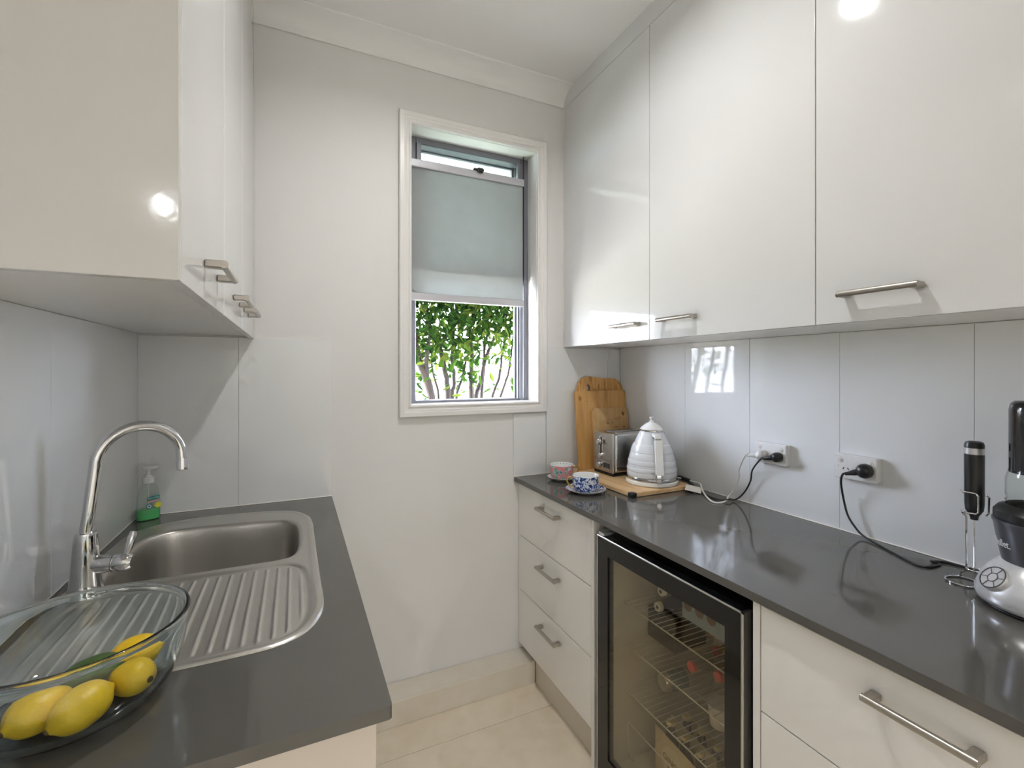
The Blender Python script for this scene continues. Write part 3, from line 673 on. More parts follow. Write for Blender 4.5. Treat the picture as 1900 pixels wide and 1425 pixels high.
def decal(parent, name, out, z, mat, depth=.0186, rot=0):
    b = bm_new(); mt = MS @ Matrix.Translation((z[0], -depth, z[1])) @ Matrix.Rotation(R(90), 4, 'X') @ Matrix.Rotation(R(rot), 4, 'Z'); prism(b, out, -.0002, .0004, mt); return ob(name, b, mat, parent, smooth=False)
lab = decal(soap, 'label_band', rrect(.034, .011, .002), (.008, .072), m_teal, .0182, 4)
b = text_mesh('Palmolive', .0078, .0002); b.transform(MS @ Matrix.Translation((.008, -.0189, .072)) @ Matrix.Rotation(R(90), 4, 'X') @ Matrix.Rotation(R(4), 4, 'Z')); ob('lettering', b, m_wht, lab, smooth=False)
decal(soap, 'label_strip', rrect(.032, .005, .002), (.009, .0625), m_pinkpr, .0187, 4)
rg = bm_new(); holed(rg, [(.006 * math.cos(R(a)), .006 * math.sin(R(a))) for a in range(0, 360, 15)], [[(.0032 * math.cos(R(a)), .0032 * math.sin(R(a))) for a in range(0, 360, 15)]], -.0002, .0004, MS @ Matrix.Translation((-.003, -.0188, .047)) @ Matrix.Rotation(R(90), 4, 'X')); ob('label_ring', rg, m_wht, soap, smooth=False)
decal(soap, 'label_backing', [(.0085 * math.cos(R(a)), .0085 * math.sin(R(a))) for a in range(0, 360, 15)], (-.003, .047), m_teal, .0184)
decal(soap, 'label_fruit', [(.0075 * math.cos(R(a)) * (1.2 if a % 180 else 1.5), .009 * math.sin(R(a))) for a in range(0, 360, 20)], (.021, .047), m_yelpr, .0175)

# ------------------------------------------------------------------ bar fridge and what is in it
FY_0, FY_1, FX, FZT = .735, 1.301, .920, .8515
fr = thing('bar_fridge', 'black glass-door bar fridge with steel trim under the long bench', 'fridge', (1.2, 1.018, FLOOR))
ib = dict(x0=.972, x1=1.42, y0=.772, y1=1.262, z0=.085, z1=.80)
bm = bm_new()
box(bm, .953, 1.47, .737, .762, FLOOR + .015, .845); box(bm, .953, 1.47, 1.272, 1.299, FLOOR + .015, .845)
box(bm, .953, 1.47, .762, 1.272, .81, .845); box(bm, .953, 1.47, .762, 1.272, FLOOR + .015, .075); box(bm, 1.43, 1.47, .762, 1.272, .075, .81)
ob('body', bm, m_black, fr, smooth=False)
bm = bm_new()
for a in ((.956, 1.43, .762, ib['y0'], .075, .81), (.956, 1.43, ib['y1'], 1.272, .075, .81), (.956, 1.43, ib['y0'], ib['y1'], ib['z1'], .81), (.956, 1.43, ib['y0'], ib['y1'], .075, ib['z0']), (ib['x1'], 1.43, ib['y0'], ib['y1'], ib['z0'], ib['z1'])): box(bm, *a)
ob('liner', bm, m_liner, fr, smooth=False)
GY0, GY1, GZ0, GZ1 = .787, 1.243, .13, .7945
bm = bm_new()
for a in ((FX + .002, FX + .026, FY_0 + .007, GY0, .05, FZT - .004), (FX + .002, FX + .026, GY1, FY_1 - .004, .05, FZT - .004), (FX + .002, FX + .026, GY0, GY1, GZ1, FZT - .004), (FX + .002, FX + .026, GY0, GY1, .05, GZ0)): box(bm, *a)
dr = ob('door', bm, m_blackgl, fr, smooth=False)
bm = bm_new()
box(bm, FX, FX + .029, FY_0, FY_0 + .007, .046, FZT, .001, 1); box(bm, FX, FX + .029, FY_1 - .004, FY_1, .046, FZT, .001, 1)
box(bm, FX, FX + .005, FY_0, FY_1, FZT - .005, FZT, .001, 1); box(bm, FX, FX + .029, FY_0, FY_1, .046, .05)
ob('door_trim', bm, M('satin_aluminium', (.62, .60, .57), .3, .9, var=.03), dr, smooth=False)
ob('door_top', bx(FX + .005, FX + .030, FY_0 + .007, FY_1 - .004, FZT - .004, FZT - .0005), M('dark_brushed_top', (.10, .10, .12), .22, .8, var=.03), dr, smooth=False)
ob('door_pane', bx(FX + .006, FX + .010, GY0 - .002, GY1 + .002, GZ0 - .002, GZ1 + .002), m_fglass, dr, smooth=False)
ob('hinge', bx(FX + .004, FX + .045, FY_1 - .036, FY_1 - .004, FZT + .001, FZT + .011, .003, 2), m_silver, fr)
bm = bm_new(); box(bm, .957, .97, .770, .776, .09, .79); 
SHELF = [.6235, .487, .336]
for z in SHELF:
    bm = bm_new(); y0, y1, x0, x1 = .776, 1.258, 1.0, 1.40
    for x in (x0, (x0 + x1) / 2, x1): tube(bm, [(x, y0, z), (x, y1, z)], .0022 if x < 1.01 else .0018, 6)
    tube(bm, [(x0, y0, z + .020), (x0, y1, z + .020)], .0001, 4)
    for k in range(23):
        y = y0 + .004 + (y1 - y0 - .008) * k / 22; tube(bm, [(x0 - .004, y, z + .003), (x1, y, z + .003)], .0013, 6)
    o = ob('wire_shelf', bm, m_wire, fr); o['kind'] = 'stuff'
bm = bm_new()
for y in (.80, 1.235): tube(bm, [(1.0, y, .235), (1.0, y, .15), (1.02, y, .10)], .002, 6)
tube(bm, [(1.0, .80, .235), (1.0, 1.235, .235)], .002, 6); o = ob('basket_rail', bm, m_wire, fr)
def lying(prof, tip, axis, n=24):
    """lathe along axis starting at tip (r, distance behind the tip)"""
    ax = Vector(axis).normalized(); q = ax.to_track_quat('Z', 'Y').to_matrix()
    b = bm_new(); lathe(b, prof, n, tip, q); return b
def bottle_lying(tip, axis, label, capm, bodym, group, r=.031, lab=None, cat='bottle', L=.20):
    ax = Vector(axis).normalized(); t = thing('drink_bottle', label, cat, tip, group)
    ob('bottle', lying([(0, .012), (.011, .012), (.012, .03), (.016, .05), (r * .9, .075), (r, .09), (r, L - .01), (r * .8, L), (0, L)], tip, ax), bodym, t, ang=60)
    c = ob('cap', lying([(0, 0), (.0135, 0), (.0150, .002), (.0150, .014), (0, .014)], tip, ax), capm, t)
    if lab: ob('label_wrap', lying([(r + .0004, .10), (r + .0004, L - .03)], tip, ax), lab, t)
    return t, c
m_blue = M('navy_plastic', (.012, .02, .09), .3); m_paleblue = M('pale_blue_print', (.40, .50, .62), .5); m_red = M('red_cap', (.75, .10, .09), .4)
m_bottle = thin_glass('bottle_plastic', (.80, .82, .76), .035); m_amber = M('orange_drink', (.70, .30, .02), .2); m_whitecap = M('white_cap', (.80, .80, .76), .4)
m_yellow = M('yellow_drink', (.62, .45, .02), .25); m_kraft = ramp_mat('kraft_card', [(.3, (.55, .45, .26)), (.7, (.66, .56, .36))], .7, scale=20)
TI = (1, -.12, 0)
for tip, lbl, dz in (((1.035, 1.138, SHELF[0] + .031), 'navy bottle with white ring cap on the top fridge shelf, lower one', 0), ((1.043, 1.132, SHELF[0] + .081), 'navy bottle with white ring cap on the top fridge shelf, upper one', 0)):
    t, c = bottle_lying(tip, (1, 0, 0), lbl, m_whitecap, m_blue, 'bottles in the fridge', lab=m_paleblue, r=.0245, L=.30)
    b = bm_new(); ax = Vector((1, 0, 0)); p = Vector(tip) - ax * .0004
    for rot in (0, 1):
        tt = bm_new(); box(tt, -.0004, .0008, -.0055 if rot else -.002, .0055 if rot else .002, -.002 if rot else -.0055, .002 if rot else .0055); tt.transform(frame_mat(p, (1, 0, 0))); join(b, tt)
    ob('cap_mark', b, m_black, c, smooth=False)
pk = thing('drink_carton', 'pale blue carton with brown dots at the top of the fridge', 'carton', (1.2, 1.0, SHELF[0] + .004))
ob('carton', bx(1.10, 1.36, .93, 1.10, SHELF[0] + .005, SHELF[0] + .09, .003, 1), m_paleblue, pk, smooth=False)
for k, y in enumerate((1.075, 1.03, .985)):
    b = bm_new(); lathe(b, [(0, 0), (.017, 0), (.017, .0008), (0, .0008)], 20, (1.1005, y, SHELF[0] + .05), Matrix.Rotation(R(-90), 3, 'Y')); ob('printed_dot', b, M('brown_dot', (.22, .16, .11), .6), pk)
tag(ob('dark_box', bx(1.10, 1.24, 1.13, 1.255, SHELF[1] + .005, SHELF[1] + .105, .004, 2), m_black, smooth=False), 'black box on the second fridge shelf', 'box')
jar = thing('juice_jar', 'orange juice jar on the second fridge shelf', 'jar', (1.31, 1.17, SHELF[1] + .005))
b = bm_new(); lathe(b, [(0, 0), (.034, 0), (.037, .004), (.037, .075), (.030, .090), (.026, .095), (0, .095)], 28, (1.31, 1.17, SHELF[1] + .005)); ob('jar', b, m_amber, jar)
b = bm_new(); lathe(b, [(0, .095), (.029, .095), (.029, .110), (0, .110)], 28, (1.31, 1.17, SHELF[1] + .005)); ob('lid', b, m_gold, jar)
for tip, lbl, bod in (((1.060, 1.027, SHELF[1] + .036), 'clear bottle with red cap lying on second fridge shelf, beside the can', m_bottle), ((1.095, .960, SHELF[1] + .036), 'clear bottle with red cap lying on second fridge shelf, beside door edge', m_bottle), ((1.185, 1.048, SHELF[1] + .036), 'yellow drink bottle with red cap lying deep on second fridge shelf', m_yellow)):
    bottle_lying(tip, TI, lbl, m_red, bod, 'bottles in the fridge', lab=None, r=.029, L=.118)
can = thing('drink_can', 'silver and blue can lying on the third fridge shelf', 'can', (1.097, 1.183, SHELF[2] + .035))
ct = (1.097, 1.183, SHELF[2] + .035)
ob('can', lying([(0, .002), (.022, .002), (.0245, 0), (.0265, .001), (.029, .010), (.0295, .014), (.0295, .115), (.026, .124), (0, .122)], ct, TI), M('can_steel', (.62, .60, .54), .3, .8), can, ang=50)
ob('printed_band', lying([(.0298, .020), (.0298, .085)], ct, TI), M('can_print', (.22, .32, .38), .4, .3, var=.25, vscale=60), can)
tb = thing('white_tub', 'white plastic tub at the edge of the third fridge shelf', 'tub', (1.155, 1.0, SHELF[2]))
b = bm_new(); lathe(b, [(0, .004), (.030, .004), (.036, .060), (.038, .062), (.038, .068), (0, .070)], 28, (1.155, 1.0, SHELF[2] + .001)); ob('tub', b, m_white, tb)
# six pack
cx0, cy0, cz0 = 1.055, .90, ib['z0']
sp = thing('drink_carrier', 'kraft cardboard ginger beer carrier at the bottom of the fridge', 'carton', (1.12, 1.0, cz0))
rotC = Matrix.Translation((1.042, 1.154, cz0 + .001)) @ Matrix.Rotation(R(-4), 4, 'Z')
def cbx(*a, **k): b = bx(*a, **k); b.transform(rotC); return b
b = bm_new()
for a in ((0, .003, -.195, 0, 0, .185), (.125, .128, -.195, 0, 0, .185), (0, .128, -.003, 0, 0, .13), (0, .128, -.195, -.192, 0, .13), (0, .128, -.195, 0, 0, .003), (.062, .066, -.19, 0, 0, .20)): box(b, *a)
b.transform(rotC); ob('carrier', b, m_kraft, sp, smooth=False)
b = bm_new(); lathe(b, [(0, 0), (.052, 0), (.052, .0008), (0, .0008)], 30, (-.0009, -.085, .115), Matrix.Rotation(R(90), 3, 'Y')); b.transform(rotC); lg = ob('printed_roundel', b, M('pale_print', (.72, .64, .44), .7), sp)
for s, z, sz in (('GINGER', .121, .026), ('BEER', .093, .024)):
    b = text_mesh(s, sz, .0003); b.transform(rotC @ Matrix.Translation((-.0016, -.085, z)) @ Matrix.Rotation(R(-90), 4, 'Z') @ Matrix.Rotation(R(90), 4, 'X')); ob('lettering', b, M('brown_print', (.16, .11, .05), .7), sp, smooth=False)
for i in range(2):
    for j in range(3):
        q = rotC @ Vector((.0325 + .0635 * i, -.034 - .0635 * j, .004))
        t = thing('beer_bottle', 'gold-capped brown bottle in the ginger beer carrier', 'bottle', q, 'bottles in the ginger beer carrier')
        b = bm_new(); lathe(b, [(0, 0), (.026, 0), (.028, .004), (.028, .115), (.022, .14), (.013, .165), (.0115, .20), (.0125, .205), (0, .205)], 24, q); ob('bottle', b, M('brown_glass', (.06, .045, .03), .1), t, ang=60)
        b = bm_new(); lathe(b, [(.0138, .198), (.0138, .204), (.012, .209), (0, .210)], 20, q); ob('cap', b, M('gold_cap', (.70, .60, .32), .35, .4), t)

# ------------------------------------------------------------------ things on the long bench
TB_Z = ZB + .0185
# flat board with black corner grips
fb = thing('chopping_board', 'thick striped bamboo board lying flat under the kettle', 'chopping board', (1.31, 1.64, ZB), 'wooden boards')
ob('board', bx(1.157, 1.470, 1.408, 1.885, ZB + .001, TB_Z, .003, 2), m_bam4, fb, smooth=False)
for x0, x1 in ((1.153, 1.182), (1.445, 1.474)):
    for y0, y1 in ((1.404, 1.433), (1.860, 1.889)):
        if x0 > 1.4 and y0 > 1.8: continue
        ob('corner_grip', bx(x0, x1, y0, y1, ZB, TB_Z + .001, .007, 3), m_black, fb)
# leaning boards: outline in their own plane, hung on a lean
def lean_board(label, x0, x1, ztop, yb, yt, th, outline, holes, mat, extra=None):
    W, H = x1 - x0, None; zb = TB_Z + .001; L = math.hypot(ztop - zb, yt - yb)
    m = frame_mat(((x0 + x1) / 2, yb, zb), (1, 0, 0), Vector((0, -(ztop - zb), (yt - yb))))   # local x = width, y = up the board, z = toward viewer
    m = Matrix.Translation(((x0 + x1) / 2, yb, zb)) @ Matrix((Vector((1, 0, 0)), Vector((0, (yt - yb) / L, (ztop - zb) / L)), Vector((0, -(ztop - zb) / L, (yt - yb) / L)))).transposed().to_4x4()
    t = thing('chopping_board', label, 'chopping board', ((x0 + x1) / 2, yb, zb), 'wooden boards')
    b = bm_new(); holed(b, outline(W, L), [[(cx + r * math.cos(R(a)), cy + r * k * math.sin(R(a))) for a in range(0, 360, 18)] for cx, cy, r, k in holes(W, L)], -th, 0, m)
    ob('board', b, mat, t, smooth=False)
    if extra:
        for q in extra(W, L):
            bb = bm_new(); prism(bb, rrect(q[2], q[3], min(q[2], q[3]) * .45, 3, q[0], q[1]), 0, .0003, m); ob('burnt_mark', bb, M('burnt_print', (.30, .15, .05), .6), t, smooth=False)
    return t
def wavy(W, L):
    o = [(-W / 2 + .02, 0), (W / 2 - .02, 0), (W / 2, .02), (W / 2, L - .075)]
    for k in range(1, 7): a = R(90 * k / 6); o.append((W / 2 - .065 + .065 * math.cos(a), L - .075 + .066 * math.sin(a)))
    o += [(W / 2 - .085, L - .0085), (.02, L - .010), (-W / 2 + .10, L - .003), (-W / 2 + .075, L)]
    for k in range(0, 7): a = R(90 + 90 * k / 6); o.append((-W / 2 + .065 + .065 * math.cos(a), L - .066 + .066 * math.sin(a)))
    return o
lean_board('tallest chopping board with wavy top edge, leaning in the corner', 1.232, 1.502, 1.374, 1.866, 1.904, .014, wavy, lambda W, L: [(-W / 2 + .062, L - .058, .0115, 1.7)], m_bam1)
lean_board('large honey bamboo chopping board leaning in front of the tallest one', 1.205, 1.500, 1.305, 1.842, 1.879, .012, lambda W, L: rrect(W, L, .012, 4, 0, L / 2), lambda W, L: [(-W / 2 + .026, L - .036, .0075, 1.4)], m_bam2, lambda W, L: [(-W / 2 + .065, L - .050, .005, .004), (-W / 2 + .082, L - .052, .004, .003)])
lean_board('smallest pale chopping board leaning behind the toaster', 1.287, 1.497, 1.2215, 1.822, 1.856, .011, lambda W, L: rrect(W, L, .022, 5, 0, L / 2), lambda W, L: [(W / 2 - .030, L - .032, .0085, 1.3)], m_bam3, lambda W, L: [(-.02, L - .075, .012, .006), (.005, L - .073, .014, .004), (.03, L - .055, .010, .004), (.028, L - .095, .018, .004), (.075, L - .095, .014, .006), (.05, L - .052, .012, .003), (-.005, L - .08, .006, .003)])

# toaster
TZ = TB_Z + .001
to = thing('toaster', 'brushed steel two-slice toaster beside the kettle', 'toaster', (1.37, 1.73, TZ))
tx0, tx1, ty0, ty1, tz0, tz1 = 1.2545, 1.486, 1.654, 1.803, TZ + .012, 1.1235
b = bm_new(); box(b, tx0 + .012, tx1 - .012, ty0, ty1, tz0, tz1, .014, 4); ob('body', b, M('toaster_steel', (.60, .59, .57), .20, 1, var=.03, vscale=20, stretch=(1, 1, 12), rvar=.05), to, ang=25)
fp = ob('front_panel', bx(tx0, tx0 + .016, ty0 + .001, ty1 - .001, tz0, tz1 + .001, .006, 3), M('toaster_face', (.52, .50, .47), .28, 1, var=.04, vscale=30, stretch=(1, 1, 20)), to, ang=25)
ob('back_panel', bx(tx1 - .016, tx1, ty0 + .001, ty1 - .001, tz0, tz1 + .001, .006, 3), m_steel, to, ang=25)
b = bm_new(); box(b, tx0 + .004, tx1 - .004, ty0 + .006, ty1 - .006, TZ, TZ + .012); ob('base', b, m_black, to, smooth=False)
for y in (1.695, 1.755):
    b = bm_new(); holed(b, rrect(.160, .034, .008, 4), [rrect(.145, .020, .004, 4)], 0, .003, Matrix.Translation((1.37, y, tz1 - .0005))); ob('slot_rim', b, m_chrome, to)
    ob('slot', bx(1.299, 1.441, y - .0095, y + .0095, tz1 - .002, tz1 + .0006), m_black, to, smooth=False)
b = bm_new(); prism(b, rrect(.010, .085, .004, 4), -.0005, .0010, Matrix.Translation((tx0, 1.738, 1.060)) @ Matrix.Rotation(R(-90), 4, 'Y') @ Matrix.Rotation(R(90), 4, 'Z')); ob('lever_slot', b, m_black, fp)
b = bm_new(); holed(b, rrect(.020, .100, .008, 4), [rrect(.011, .088, .004, 4)], -.0005, .002, Matrix.Translation((tx0, 1.738, 1.060)) @ Matrix.Rotation(R(-90), 4, 'Y') @ Matrix.Rotation(R(90), 4, 'Z')); ob('lever_surround', b, m_chrome, fp)
b = bm_new(); lathe(b, [(0, .022), (.010, .022), (.0135, .019), (.014, .010), (.006, .008), (.006, 0)], 24, (tx0, 1.738, 1.082), Matrix.Rotation(R(-90), 3, 'Y')); ob('lever', b, m_chrome, fp)
b = bm_new(); lathe(b, [(0, .014), (.009, .014), (.012, .011), (.0125, 0)], 24, (tx0, 1.738, 1.018), Matrix.Rotation(R(-90), 3, 'Y')); ob('stop_knob', b, m_chrome, fp)
b = bm_new(); lathe(b, [(0, .016), (.011, .016), (.0135, .013), (.0150, .003), (.0165, 0)], 28, (tx0, 1.747, .978), Matrix.Rotation(R(-90), 3, 'Y')); ob('browning_dial', b, m_chrome, fp)
for k in range(3): ob('button', bx(tx0 - .003, tx0 + .001, 1.722 - .017 * k - .012, 1.722 - .017 * k, .968, .990, .001, 1), m_darkgrey, fp, smooth=False)
ob('face_line', bx(tx0 - .0006, tx0 + .001, 1.665, 1.795, 1.0035, 1.0045), m_darkgrey, fp, smooth=False)

# kettle
KX, KY, KZ = 1.350, 1.517, TB_Z + .001
ke = thing('electric_kettle', 'pale grey ribbed cone kettle with chrome trim on bamboo board', 'kettle', (KX, KY, KZ))
KC = (KX, KY, 0)
b = bm_new(); lathe(b, [(0, KZ), (.103, KZ), (.1055, KZ + .004), (.1055, KZ + .013), (.102, KZ + .017), (0, KZ + .017)], 64, KC); ob('power_base', b, m_whitegl, ke)
b = bm_new(); lathe(b, [(0, KZ + .0175), (.1020, KZ + .0175), (.1030, KZ + .020), (.1022, KZ + .028), (.0995, KZ + .031)], 64, KC); ob('chrome_band', b, m_chrome, ke)
ctl = [(.966, .1010), (.985, .1008), (1.0134, .0975), (1.0495, .0905), (1.09, .0765), (1.131, .0575), (1.151, .0478)]
cz_, cr_ = [q[0] for q in ctl], [q[1] for q in ctl]
def krad(z):
    pts = spline([(a, c_) for a, c_ in ctl], 12); return float(np.interp(z, [p[0] for p in pts], [p[1] for p in pts]))
steps = [.968, .990, 1.006, 1.016, 1.034, 1.066, 1.100, 1.1515]; prof = []
for i, (a, bz) in enumerate(zip(steps[:-1], steps[1:])):
    off = .0012 if i % 2 else -.0004
    for k in range(6):
        z = a + (bz - a) * (k + .0) / 5; zz = a + .0006 if k == 0 else bz - .0006 if k == 5 else z
        prof.append((krad(zz) + off + .0008 * math.sin(math.pi * k / 5), zz))
b = bm_new(); lathe(b, prof, 72, KC); ob('body', b, m_kettle, ke, ang=35)
b = bm_new(); lathe(b, [(.0480, 1.151), (.0500, 1.152), (.0500, 1.156), (.0475, 1.158)], 48, KC); ob('lid_ring', b, m_chrome, ke)
b = bm_new(); lathe(b, [(.0475, 1.157), (.0470, 1.160), (.040, 1.1685), (.030, 1.177), (.020, 1.1835), (.010, 1.187), (0, 1.188)], 48, KC); ld = ob('lid', b, m_whitegl, ke, ang=60)
b = bm_new(); lathe(b, [(.010, 1.186), (.0105, 1.190), (.0060, 1.193), (.0050, 1.197), (.009, 1.201), (.0095, 1.206), (.006, 1.2095), (0, 1.210)], 28, KC); ob('lid_knob', b, m_whitegl, ld, ang=60)
vd = Vector((-KX, -KY, 0)).normalized(); rt = Vector((math.cos(YAW), -math.sin(YAW), 0)); hd = (vd * math.cos(R(14)) + rt * math.sin(R(14))).normalized(); sdv = Vector((-hd.y, hd.x, 0))
def kp(r_, z): return Vector((KX, KY, 0)) + hd * r_ + Vector((0, 0, z))
def strip(path, w, th):
    b = bm_new(); rows = []
    for i, (r_, z) in enumerate(path):
        p0 = Vector(path[max(i - 1, 0)]); p1 = Vector(path[min(i + 1, len(path) - 1)]); tg = (p1 - p0).normalized(); nn = Vector((-tg.y, tg.x))
        row = []
        for sx_, sn in ((-1, -1), (1, -1), (1, 1), (-1, 1)):
            q = Vector((r_, z)) + nn * (th / 2 * sn); row.append(b.verts.new(kp(q.x, q.y) + sdv * (w / 2 * sx_)))
        rows.append(row)
    for A, B in zip(rows[:-1], rows[1:]):
        for k in range(4): b.faces.new((A[k], A[(k + 1) % 4], B[(k + 1) % 4], B[k]))
    b.faces.new(rows[0][::-1]); b.faces.new(rows[-1])
    es = [e for e in b.edges if len(e.link_faces) == 2 and e.calc_face_angle(0) > .6]; bmesh.ops.bevel(b, geom=es, offset=.003, segments=2, affect='EDGES'); return b
ob('handle', strip([(.1000, 1.125), (.1065, 1.085), (.1150, 1.035), (.1230, .990)], .028, .018), m_whitegl, ke, ang=25)
ob('handle_mount', strip([(.045, 1.138), (.070, 1.141), (.092, 1.139), (.099, 1.128)], .024, .013), m_whitegl, ke, ang=25)
ob('handle_trim', strip([(.0905, 1.115), (.096, 1.080), (.104, 1.030), (.111, .988), (.112, .978), (.100, .969), (.094, .968)], .015, .006), m_chrome, ke, ang=25)
b = bm_new(); tube(b, [kp(.10, .968), kp(.118, .966)], [.013, .009], 20); ob('switch', b, m_chrome, ke)
b = bm_new(); tube(b, [kp(-.060, 1.128), kp(-.085, 1.138), kp(-.100, 1.145)], [.016, .011, .007], 16); ob('spout', b, m_kettle, ke)

# cups and saucers
def pattern_mat(name, stops, scale, rough=.12): return ramp_mat(name, stops, rough, scale=scale, tex='voronoi', interp='CONSTANT')
m_bluefl = ramp_mat('blue_floral', [(0, (.03, .04, .10)), (.40, (.05, .10, .42)), (.445, (.20, .36, .68)), (.485, (.82, .83, .84)), (.56, (.82, .83, .84)), (.60, (.10, .20, .55)), (.66, (.80, .81, .82))], .12, scale=75, detail=2, distort=.8, interp='CONSTANT')
m_pinkfl = ramp_mat('pink_floral', [(0, (.10, .30, .28)), (.38, (.35, .60, .55)), (.45, (.78, .30, .32)), (.56, (.70, .20, .25)), (.62, (.80, .72, .68)), (.68, (.25, .25, .55))], .12, scale=60, detail=2, distort=.5, interp='CONSTANT')
def cup_set(cx, cy, label_c, label_s, mpat, msau, ang, sr, rim_dots=None, gold=False):
    s = thing('saucer', label_s, 'saucer', (cx, cy, ZB), 'saucers on the long bench')
    b = bm_new(); lathe(b, [(0, .0015), (sr * .5, .0015), (sr * .52, 0), (sr * .56, 0), (sr * .60, .003), (sr * .85, .009), (sr * .98, .0155), (sr, .0170)], 56, (cx, cy, ZB))
    ob('underside', b, m_whitegl, s, ang=60)
    b = bm_new(); lathe(b, [(sr, .0170), (sr * .985, .0178), (sr * .84, .0120), (sr * .58, .0060), (sr * .5, .0048), (0, .0048)], 56, (cx, cy, ZB)); ob('top_face', b, msau, s, ang=60)
    c = thing('teacup', label_c, 'cup', (cx, cy, ZB + .005), 'teacups on the long bench')
    z0 = ZB + .0052; rr = .0525
    b = bm_new(); lathe(b, [(.030, z0), (.033, z0 + .003), (.044, z0 + .008), (.0495, z0 + .018), (.0515, z0 + .034), (.0515, z0 + .052), (.0528, z0 + .0635)], 56, (cx, cy, 0)); ob('outer_wall', b, mpat, c, ang=60)
    b = bm_new(); lathe(b, [(.0528, z0 + .0635), (.0518, z0 + .0650), (.0505, z0 + .0635), (.0495, z0 + .050), (.0490, z0 + .034), (.046, z0 + .018), (.038, z0 + .010), (0, z0 + .008)], 56, (cx, cy, 0)); ob('lining', b, m_whitegl, c, ang=60)
    b = bm_new(); lathe(b, [(0, z0 + .0003), (.030, z0 + .0003), (.030, z0)], 40, (cx, cy, 0)); ob('foot', b, m_whitegl, c)
    d_ = Vector((math.cos(ang), math.sin(ang), 0)); q = lambda r_, z: Vector((cx, cy, z0 + z)) + d_ * r_
    b = bm_new(); tube(b, spline([q(.049, .050), q(.060, .056), q(.071, .052), q(.075, .040), q(.069, .028), q(.060, .0195), q(.048, .019)], 5), .0034, 12); ob('handle', b, m_gold, c, ang=60)
    if rim_dots:
        for k in range(22):
            a = 2 * math.pi * k / 22; p = Vector((cx + .0502 * math.cos(a), cy + .0502 * math.sin(a), z0 + .058)); b = bm_new()
            bmesh.ops.create_icosphere(b, subdivisions=1, radius=.0022, matrix=Matrix.Translation(p)); ob('painted_dot', b, rim_dots, c)
    if gold:
        b = bm_new(); n = 14; a0 = math.atan2(-cy, -cx) + R(6); rows = []
        for k in range(n + 1):
            a = a0 + R(34) * (k / n - .5); w = .35 + .65 * math.sin(math.pi * k / n)
            rows.append([b.verts.new((cx + r_ * math.cos(a), cy + r_ * math.sin(a), ZB + z)) for r_, z in ((sr * (.78 - .14 * w), .0098 - .003 * w), (sr * (.78 + .08 * w), .0112 + .0028 * w))])
        for A, B in zip(rows[:-1], rows[1:]): b.faces.new((A[0], B[0], B[1], A[1]))
        ob('gold_motif', b, m_gold, s)
lft = math.atan2(.42, -.907)
cup_set(1.0486, 1.556, 'white teacup with blue floral pattern and gold handle', 'blue patterned saucer with gold motif, nearest the bench edge', m_bluefl, m_bluefl, lft, .0795, gold=True)
cup_set(1.0700, 1.776, 'pink and green patterned teacup beside the end wall', 'saucer under the pink patterned teacup', m_pinkfl, m_whitegl, R(-20), .0640, rim_dots=M('green_dot', (.10, .30, .24), .4))

# sockets, plugs, cords
def outlet(y0, y1, z0, z1, label):
    t = thing('power_socket', label, 'power socket', (1.495, (y0 + y1) / 2, z0), 'double power sockets on the splashback')
    ob('mounting_block', bx(1.486, XR - SP, y0 + .0005, y1 - .0005, z0 + .0005, z1 - .0005, .002, 1), m_white, t, smooth=False)
    pl_ = ob('plate', bx(1.479, 1.487, y0, y1, z0, z1, .0025, 2), m_white, t, smooth=False)
    yc = (y0 + y1) / 2
    for s in (-1, 1):
        b = bm_new(); lathe(b, [(0, .0015), (.0075, .0015), (.009, 0)], 24, (1.479, yc + s * .040, z1 - .018), Matrix.Rotation(R(-90), 3, 'Y')); sw = ob('switch', b, m_white, t)
        o = bx(1.4755, 1.479, yc + s * .040 - .0035, yc + s * .040 + .0035, z1 - .0215, z1 - .0145, .001, 1); ob('rocker', o, m_white, sw, smooth=False)
        for dy, dz, rot in ((.0065, .004, 30), (-.0065, .004, -30), (0, -.009, 0)):
            b = bm_new(); obox(b, (1.4788, yc + s * .024 + dy, z0 + .026 + dz), .001, .0022, .0065, (R(rot), 0, 0)); ob('slot', b, m_black, pl_, smooth=False)
    b = bm_new(); lathe(b, [(0, .0008), (.0045, .0008), (.0045, 0)], 16, (1.479, yc + .048, z0 + .036), Matrix.Rotation(R(-90), 3, 'Y')); ob('screw_cap', b, m_white, pl_)
outlet(1.018, 1.135, 1.0806, 1.1525, 'white double socket above the bench, nearer the kettle')
outlet(.751, .866, 1.0810, 1.1530, 'white double socket above the bench, nearer the blender')
def plug(pos, exitd, path, label, pm, cm, r=.0027, pr=.0185, extra=None):
    x, y, z = pos; t = thing('power_lead', label, 'power cord', (x, y, z), 'power leads')
    b = bm_new(); lathe(b, [(0, 0), (pr * .9, 0), (pr, .003), (pr, .014), (pr * .9, .021), (pr * .62, .027), (0, .029)], 32, (1.4785, y, z), Matrix.Rotation(R(-90), 3, 'Y')); pb = ob('plug', b, pm, t, ang=50)
    e = Vector(exitd).normalized(); s = Vector((1.4785 - .014, y, z)) + e * (pr * .6)
    b = bm_new(); tube(b, [s, s + e * .012, s + e * .024, s + e * .034], [.0095, .0085, .0058, .0042], 16); ob('strain_relief', b, pm, pb)
    b = bm_new(); tube(b, spline([s + e * .026, s + e * .040] + path, 8), r, 12); ob('cable', b, cm, t, ang=60)
    if extra: extra(t)
    return t
BZ = ZB + .0032
def conn(t):
    b = bm_new(); obox(b, (1.488, 1.475, ZB + .0275), .016, .060, .014, (R(4), 0, 0), .004, 2); ob('inline_switch', b, m_black, t)
